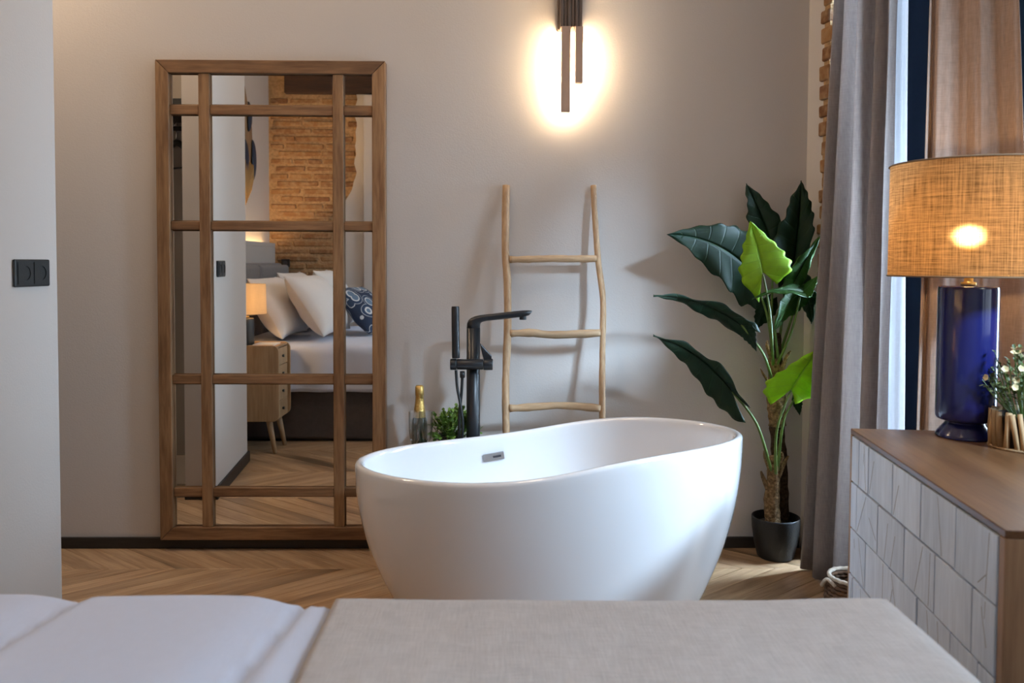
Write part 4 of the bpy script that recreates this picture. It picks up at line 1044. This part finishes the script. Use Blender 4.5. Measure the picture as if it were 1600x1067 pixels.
def cover(x0, x1, y0, y1, zt, drop, rx0, rx1, fn=None, nx=90, ny=70, r=.055, skirt=.0, end=True):
    """cloth over the bed: drops over both long sides and (optionally) the foot end, rounded edges"""
    W_ = y0 - y1; flat_y = W_ - 2 * r; arc = r * pi / 2
    def edge(s, L_, lo, hi):                             # unfolded coordinate -> (position, drop); s from -arc-drop .. L+arc+drop
        if s < 0:
            t_ = min(-s, arc) / r; ex = max(-s - arc, 0); return (-sin(t_) * r, (1 - cos(t_)) * r + ex) if lo else (0, 0)
        if s > L_:
            t_ = min(s - L_, arc) / r; ex = max(s - L_ - arc, 0); return (L_ + sin(t_) * r, (1 - cos(t_)) * r + ex) if hi else (L_, 0)
        return (s, 0)
    def steps(L_, n, lo, hi):
        o = [L_ * i / n for i in range(n + 1)]
        ex = [arc * k / 5 for k in range(1, 6)] + [arc + drop * k / 8 for k in range(1, 9)]
        return ([-e for e in ex[::-1]] if lo else []) + o + ([L_ + e for e in ex] if hi else [])
    LX_ = (x1 - x0) - (r if rx1 else 0); LY_ = flat_y
    Pg = []
    for sx in steps(LX_, nx, rx0, rx1):
        px_, dx = edge(sx, LX_, rx0, rx1); r_ = []
        for sy in steps(LY_, ny, True, True):
            py_, dy = edge(sy, LY_, True, True)
            X, Y = x0 + px_, y0 - r - py_; z = zt - max(dx, dy)
            if fn:
                ddx, ddy, dz = fn(X, Y, max(dx, dy)); X += ddx; Y += ddy; z += dz
            r_.append(V((X, Y, z)))
        Pg.append(r_)
    return MB().grid(Pg)
ZT = .613
seams = []
for (a, b_) in (((143, 937), (0, 1022)), ((474, 941), (368, 1067))):
    p, q_ = at_z(*a, ZT), at_z(*b_, ZT); seams.append((p, (q_ - p).normalized()))
def duvet_fn(X, Y, d):
    z = .012 * noise.noise(V((X * 3, Y * 2.4, 1))) * .5
    left_ = right_ = False
    for si, (p, t_) in enumerate(seams):
        w2 = V((X, Y, p.z)) - p; dist = w2.x * t_.y - w2.y * t_.x  # signed
        dist = -dist if t_.y < 0 else dist
        if si == 0 and dist < 0: left_ = True
        if si == 1 and dist > 0: right_ = True
        z += -.014 * exp(-(dist / (.045 if dist < 0 else .016)) ** 2)
    z += (.028 + (.006 if left_ else 0) - (.012 if right_ else 0)) * min(1, max(0, (-.252 - X) / .03)) * (1 if d < .03 else max(0, 1 - (d - .03) / .08)) - .006
    und = 1 if X < -.30 else .25
    z -= 0 if X < -.30 else .004
    yy = und * .012 * sin(X * 16 + 2 * sin(X * 5)) * min(1, d / .12) if d > .03 else 0
    return (0, yy, z)
dv = obj('duvet', cover(-1.768, .652, -1.990, -3.625, ZT, .215, False, True, duvet_fn, nx=220, ny=90), M['white_duvet'], None, smooth=True, fix=False, solid=.004, off=-1)
tag(dv, 'puffy white duvet covering the bed', 'duvet')
def run_fn(X, Y, d):
    z = .0035 * noise.noise(V((X * 6, Y * 5, 4))) + .004 * noise.noise(V((X * 2, Y * 1.5, 8)))
    if d > .03: z = 0
    return (.004 * sin(Y * 20) * min(1, d / .1), .006 * sin(X * 18) * min(1, d / .1), z)
rn = obj('bed_runner', cover(-.268, .682, -1.968, -3.65, ZT + .009, .25, False, True, run_fn, nx=80, ny=100, r=.062), M['runner'], None, smooth=True, fix=False, solid=.006, off=-1)
tag(rn, 'oatmeal linen runner spread across the foot of the bed', 'bed runner')

def pillow_mesh(wd, h, th, n=26, seed=0):
    Pg = []
    f, bk_ = [], []
    for i in range(n + 1):
        for j in range(n + 1):
            u, v = 2 * i / n - 1, 2 * j / n - 1
            bul = max(0, (1 - abs(u) ** 2.6) * (1 - abs(v) ** 2.6)) ** .55
            pin = 1 - .07 * (1 - abs(u) ** 2) * (abs(v) > 0) * abs(v) ** 3; pin2 = 1 - .07 * (1 - abs(v) ** 2) * abs(u) ** 3
            x, y = u * wd / 2 * pin2, v * h / 2 * pin
            wr = .010 * noise.noise(V((u * 2.6, v * 2.6, seed))) * bul
            f.append(V((x, y, th / 2 * bul + wr + .003))); bk_.append(V((x, y, -th / 2 * bul + wr - .003)))
    m_ = n + 1; mb = MB(); fs = [(i * m_ + j, (i + 1) * m_ + j, (i + 1) * m_ + j + 1, i * m_ + j + 1) for i in range(n) for j in range(n)]
    mb.add(f + bk_, fs + [[q + m_ * m_ for q in r_[::-1]] for r_ in fs])
    per = [i * m_ for i in range(n)] + [n * m_ + j for j in range(n)] + [(n - i) * m_ + n for i in range(n)] + [n - j for j in range(n)]
    N2 = m_ * m_; mb.f += [(per[k], per[(k + 1) % len(per)], per[(k + 1) % len(per)] + N2, per[k] + N2) for k in range(len(per))]
    return mb
def pillow(name, label, cat_, c, wd, h, th, tilt, yaw_, mat, seed, group=None, roll_=0):
    mb = pillow_mesh(wd, h, th, seed=seed)
    me = mesh_of(name, mb, V((0, 0, 0)), True, mat)
    bm = bmesh.new(); bm.from_mesh(me); bmesh.ops.recalc_face_normals(bm, faces=bm.faces); bm.to_mesh(me); bm.free()
    o = bpy.data.objects.new(name, me); COL.objects.link(o); o.location = c
    # local z (face normal) -> +X leaning up by tilt ; local y (height) up
    R_ = Matrix.Rotation(yaw_, 3, 'Z') @ Matrix.Rotation(-tilt, 3, 'Y') @ Matrix(((0, 0, 1), (1, 0, 0), (0, 1, 0))) @ Matrix.Rotation(roll_, 3, 'Z')
    o.rotation_euler = R_.to_euler(); ORG[o.name] = V(c)
    return tag(o, label, cat_, group)
PG = 'white pillows at the head of the bed'
pillow('pillow', 'white pillow nearest the bedside lamp', 'pillow', (-1.545, -2.44, .865), .68, .46, .23, radians(30), 0, M['pillow'], 1, PG)
pillow('pillow', 'white pillow leaning in front, next to the navy cushion', 'pillow', (-1.27, -2.46, .880), .68, .48, .22, radians(34), radians(4), M['pillow'], 2, PG)
pillow('pillow', 'white pillow at the back against the headboard by bricks', 'pillow', (-1.56, -3.21, .880), .70, .48, .22, radians(27), 0, M['pillow'], 3, PG)
pillow('pillow', 'white pillow in the front row on the brick wall side', 'pillow', (-1.30, -3.22, .895), .70, .50, .22, radians(30), radians(-4), M['pillow'], 4, PG)
pillow('cushion', 'navy cushion printed with pale loops on the bed', 'cushion', (-1.00, -2.80, .825), .44, .42, .16, radians(40), radians(16), M['loops'], 5)

# ------------------------------------------------------------ nightstand and bedside lamp
nx0, nx1, ny0, ny1 = -1.76, -1.365, -1.680, -1.965
nz0, nz1 = .20, .66
ns = thing('nightstand', 'pale wood nightstand with drawers and splayed legs beside the bed', 'nightstand', ((nx0 + nx1) / 2, (ny0 + ny1) / 2, 0))
def rounded(x0, x1, z0, z1, r, n=6):
    out = []
    for cx_, cz_, a0 in ((x1 - r, z1 - r, 0), (x0 + r, z1 - r, pi / 2), (x0 + r, z0 + r, pi), (x1 - r, z0 + r, 1.5 * pi)):
        out += [(cx_ + r * cos(a0 + pi / 2 * k / n), cz_ + r * sin(a0 + pi / 2 * k / n)) for k in range(n + 1)]
    return out
for ya, yb in ((ny0, ny0 - .016), (ny1 + .016, ny1)):
    obj('side_panel', MB().prism([V((x, ya, z)) for x, z in rounded(nx0, nx1 + .022, nz0, nz1 + .006, .04)], (0, yb - ya, 0)), M['mango'], ns, bevel=.002)
obj('carcass', MB().box2((nx0 + .006, ny0 - .0165, nz0 + .004), (nx1 - .012, ny1 + .0165, nz1 - .012)), M['mango'], ns)
obj('top', MB().box2((nx0 + .02, ny0 - .0165, nz1 - .0115), (nx1 + .004, ny1 + .0165, nz1)), M['mango_top'], ns)
dh = (nz1 - .016 - nz0 - .006) / 4
for k in range(4):
    z0 = nz0 + .006 + k * dh
    dr = obj('drawer', MB().box2((nx1 - .0115, ny0 - .019, z0 + .002), (nx1 + .006, ny1 + .019, z0 + dh - .002)), M['mango'], ns, bevel=.002)
    obj('knob', MB().tube([V((nx1 + .0065, (ny0 + ny1) / 2, z0 + dh / 2)), V((nx1 + .018, (ny0 + ny1) / 2, z0 + dh / 2))], [.007, .010], 12), M['dark_ceramic'], dr, smooth=True)
for x, sxn in ((nx0 + .07, -1), (nx1 - .05, 1)):
    for y, syn in ((ny0 - .04, 1), (ny1 + .04, -1)):
        obj('leg', MB().tube([V((x, y, nz0 + .003)), V((x + sxn * .04, y + syn * .012, 0))], [.020, .012], 14), M['mango'], ns, smooth=True)
bl0 = seen_in_mirror(404, 520, -1.80)
BL = V((-1.585, -1.80, nz1))
bll = thing('bedside_lamp', 'dark grey bedside lamp with cream shade on nightstand', 'lamp', BL)
def mz(y, Y=-1.80): return seen_in_mirror(400, y, Y).z - nz1
obj('lamp_base', MB().lathe([(.056, 0), (.058, .004), (.058, mz(499)), (.054, mz(497)), (0, mz(496.5))], BL, 40, cap=(True, False)), M['dark_ceramic'], bll, smooth=True, bevel=.001)
obj('neck', MB().lathe([(.030, mz(496.4)), (.030, mz(494)), (.009, mz(493)), (.009, mz(478)), (0, mz(478))], BL, 20, cap=(True, False)), M['brass'], bll, smooth=True)
bzz = mz(466)
obj('bulb', MB().lathe([(.010, mz(477.5)), (.022, bzz - .008), (.024, bzz + .004), (.014, bzz + .020), (0, bzz + .023)], BL, 20, cap=(True, False)), M['bulb2'], bll, smooth=True)
shade(bll, BL, .133, .128, nz1 + mz(490), nz1 + mz(443.5), M['shade2'])
bk_ = obj('booklet', MB().box2((nx1 - .15, ny0 - .05, nz1 + .0005), (nx1 - .02, ny0 - .20, nz1 + .008)), M['paper'])
tag(bk_, 'thin white booklet lying on the nightstand', 'booklet')

# ------------------------------------------------------------ wall hanging, brick-wall socket
hy = -3.17; HX = HW + .002
wh = thing('wall_hanging', 'tall carved wooden wall hanging with blue lobes and straw fringe', 'wall hanging', (HX, hy, 1.64))
def hz_(y): return seen_in_mirror(390, y, hy - .1).z
out = [(0, hz_(122)), (.07, hz_(140)), (.16, hz_(170)), (.235, hz_(195)), (.255, hz_(225)), (.24, hz_(255)), (.17, hz_(272)), (.06, hz_(280))]
out = [(a, z) for a, z in out] + [(-a, z) for a, z in out[::-1] if a > 0]
obj('carved_board', MB().prism([V((HX, hy - a, z)) for a, z in out], (.028, 0, 0)), M['tan'], wh, bevel=.008)
def lobe(dy, y0, y1, wy, tx=.028):
    z0, z1 = hz_(y1), hz_(y0); c = V((HX + .0285, hy - dy, (z0 + z1) / 2)); Pg = []
    for i in range(9):
        ph = pi * i / 8 - pi / 2
        Pg.append([c + V((tx * cos(ph) * (.5 + .5 * sin(th)), wy * cos(ph) * cos(th), (z1 - z0) / 2 * sin(ph))) for th in [2 * pi * k / 20 for k in range(20)]])
    return MB().grid(Pg, closed_u=True)
for a in ((.13, 157, 205, .045), (.02, 218, 284, .07), (.235, 214, 280, .05), (-.13, 157, 205, .045), (-.235, 214, 280, .05)):
    obj('blue_lobe', lobe(*a), M['hang_blue'], wh, smooth=True)
for k in range(13):
    a = -.18 + .03 * k
    p0 = V((HX + .050, hy - a, hz_(252 + abs(a) * 20))); p1 = V((HX + .040, hy - a * .85, hz_(322 - abs(a) * 140)))
    obj('tassel', MB().tube([p0, p0.lerp(p1, .5) + V((.006, 0, 0)), p1], [.004, .010, .006], 7), M['straw'], wh, smooth=True)
bsx = seen_in_mirror(447, 411, BY)
bs2 = thing('wall_socket', 'small black socket on the brick wall by the headboard', 'socket', (bsx.x, BY + .016, bsx.z))
obj('socket_plate', MB().box2((bsx.x - .035, BY + .0, bsx.z - .035), (bsx.x + .035, BY + .028, bsx.z + .035)), M['black2'], bs2, bevel=.004)
obj('socket_well', MB().tube([V((bsx.x, BY + .0282, bsx.z)), V((bsx.x, BY + .031, bsx.z))], .02, 20), M['dark_chrome'], bs2)

# ------------------------------------------------------------ wardrobe with hanger, seen in the mirror
wx0, wx1, wy0, wy1 = LX + .02, PA.x - .152, -.76, -1.36
wd_ = thing('wardrobe', 'open grey-brown wardrobe behind the left partition', 'wardrobe', ((wx0 + wx1) / 2, (wy0 + wy1) / 2, 0))
obj('back_panel', MB().box2((wx0, wy1, 0), (wx1, wy1 - .02, 2.5)), M['closet'], wd_)
for a in ((wx0, wx0 + .02), (wx1 - .006, wx1)): obj('side_panel', MB().box2((a[0], wy0, 0), (a[1], wy1 + .0005, 2.5)), M['closet'], wd_)
obj('bottom_panel', MB().box2((wx0 + .0205, wy0, 0), (wx1 - .0065, wy1 + .0005, .07)), M['closet'], wd_)
zsh = seen_in_mirror(275, 174, -1.0).z
obj('shelf', MB().box2((wx0 + .0205, wy0 - .05, zsh), (wx1 - .0065, wy1 + .0005, zsh + .03)), M['black2'], wd_)
zrl = seen_in_mirror(275, 200, -1.0).z
obj('hanging_rail', MB().tube([V((wx0 + .0205, -1.02, zrl)), V((wx1 - .0065, -1.02, zrl))], .012, 12), M['black2'], wd_, smooth=True)
hc = seen_in_mirror(279, 228, -1.0); hx_ = hc.x - .02
hg = thing('clothes_hanger', 'black clothes hanger on the wardrobe rail', 'hanger', (hx_, -1.02, seen_in_mirror(279, 262, -1.0).z))
hk = [V((hx_, -1.02 + .018 * sin(a), zrl + .016 + .018 * cos(a) * .9)) for a in [pi * .6 - k * pi * 1.5 / 10 for k in range(11)]]
zsd = seen_in_mirror(279, 222, -1.0).z; zlo = seen_in_mirror(279, 246, -1.0).z; zbar = seen_in_mirror(279, 262, -1.0).z
dx_, dy_ = .80, .60
def hp2(a, z): return V((hx_ - dx_ * a, -1.02 - dy_ * a, z))
obj('hook', MB().tube(hk + [V((hx_, -1.02, zsd))], .0022, 8), M['chrome'], hg, smooth=True)
obj('shoulder', MB().tube(smooth_path([hp2(-.20, zlo), hp2(-.10, zlo + .035), hp2(0, zsd), hp2(.10, zlo + .035), hp2(.20, zlo)], 24), .013, 10, flat=1.3), M['black2'], hg, smooth=True)
obj('trouser_bar', MB().tube([hp2(-.20, zlo), hp2(-.19, zbar), hp2(.19, zbar), hp2(.20, zlo)], .005, 8), M['black2'], hg, smooth=True)
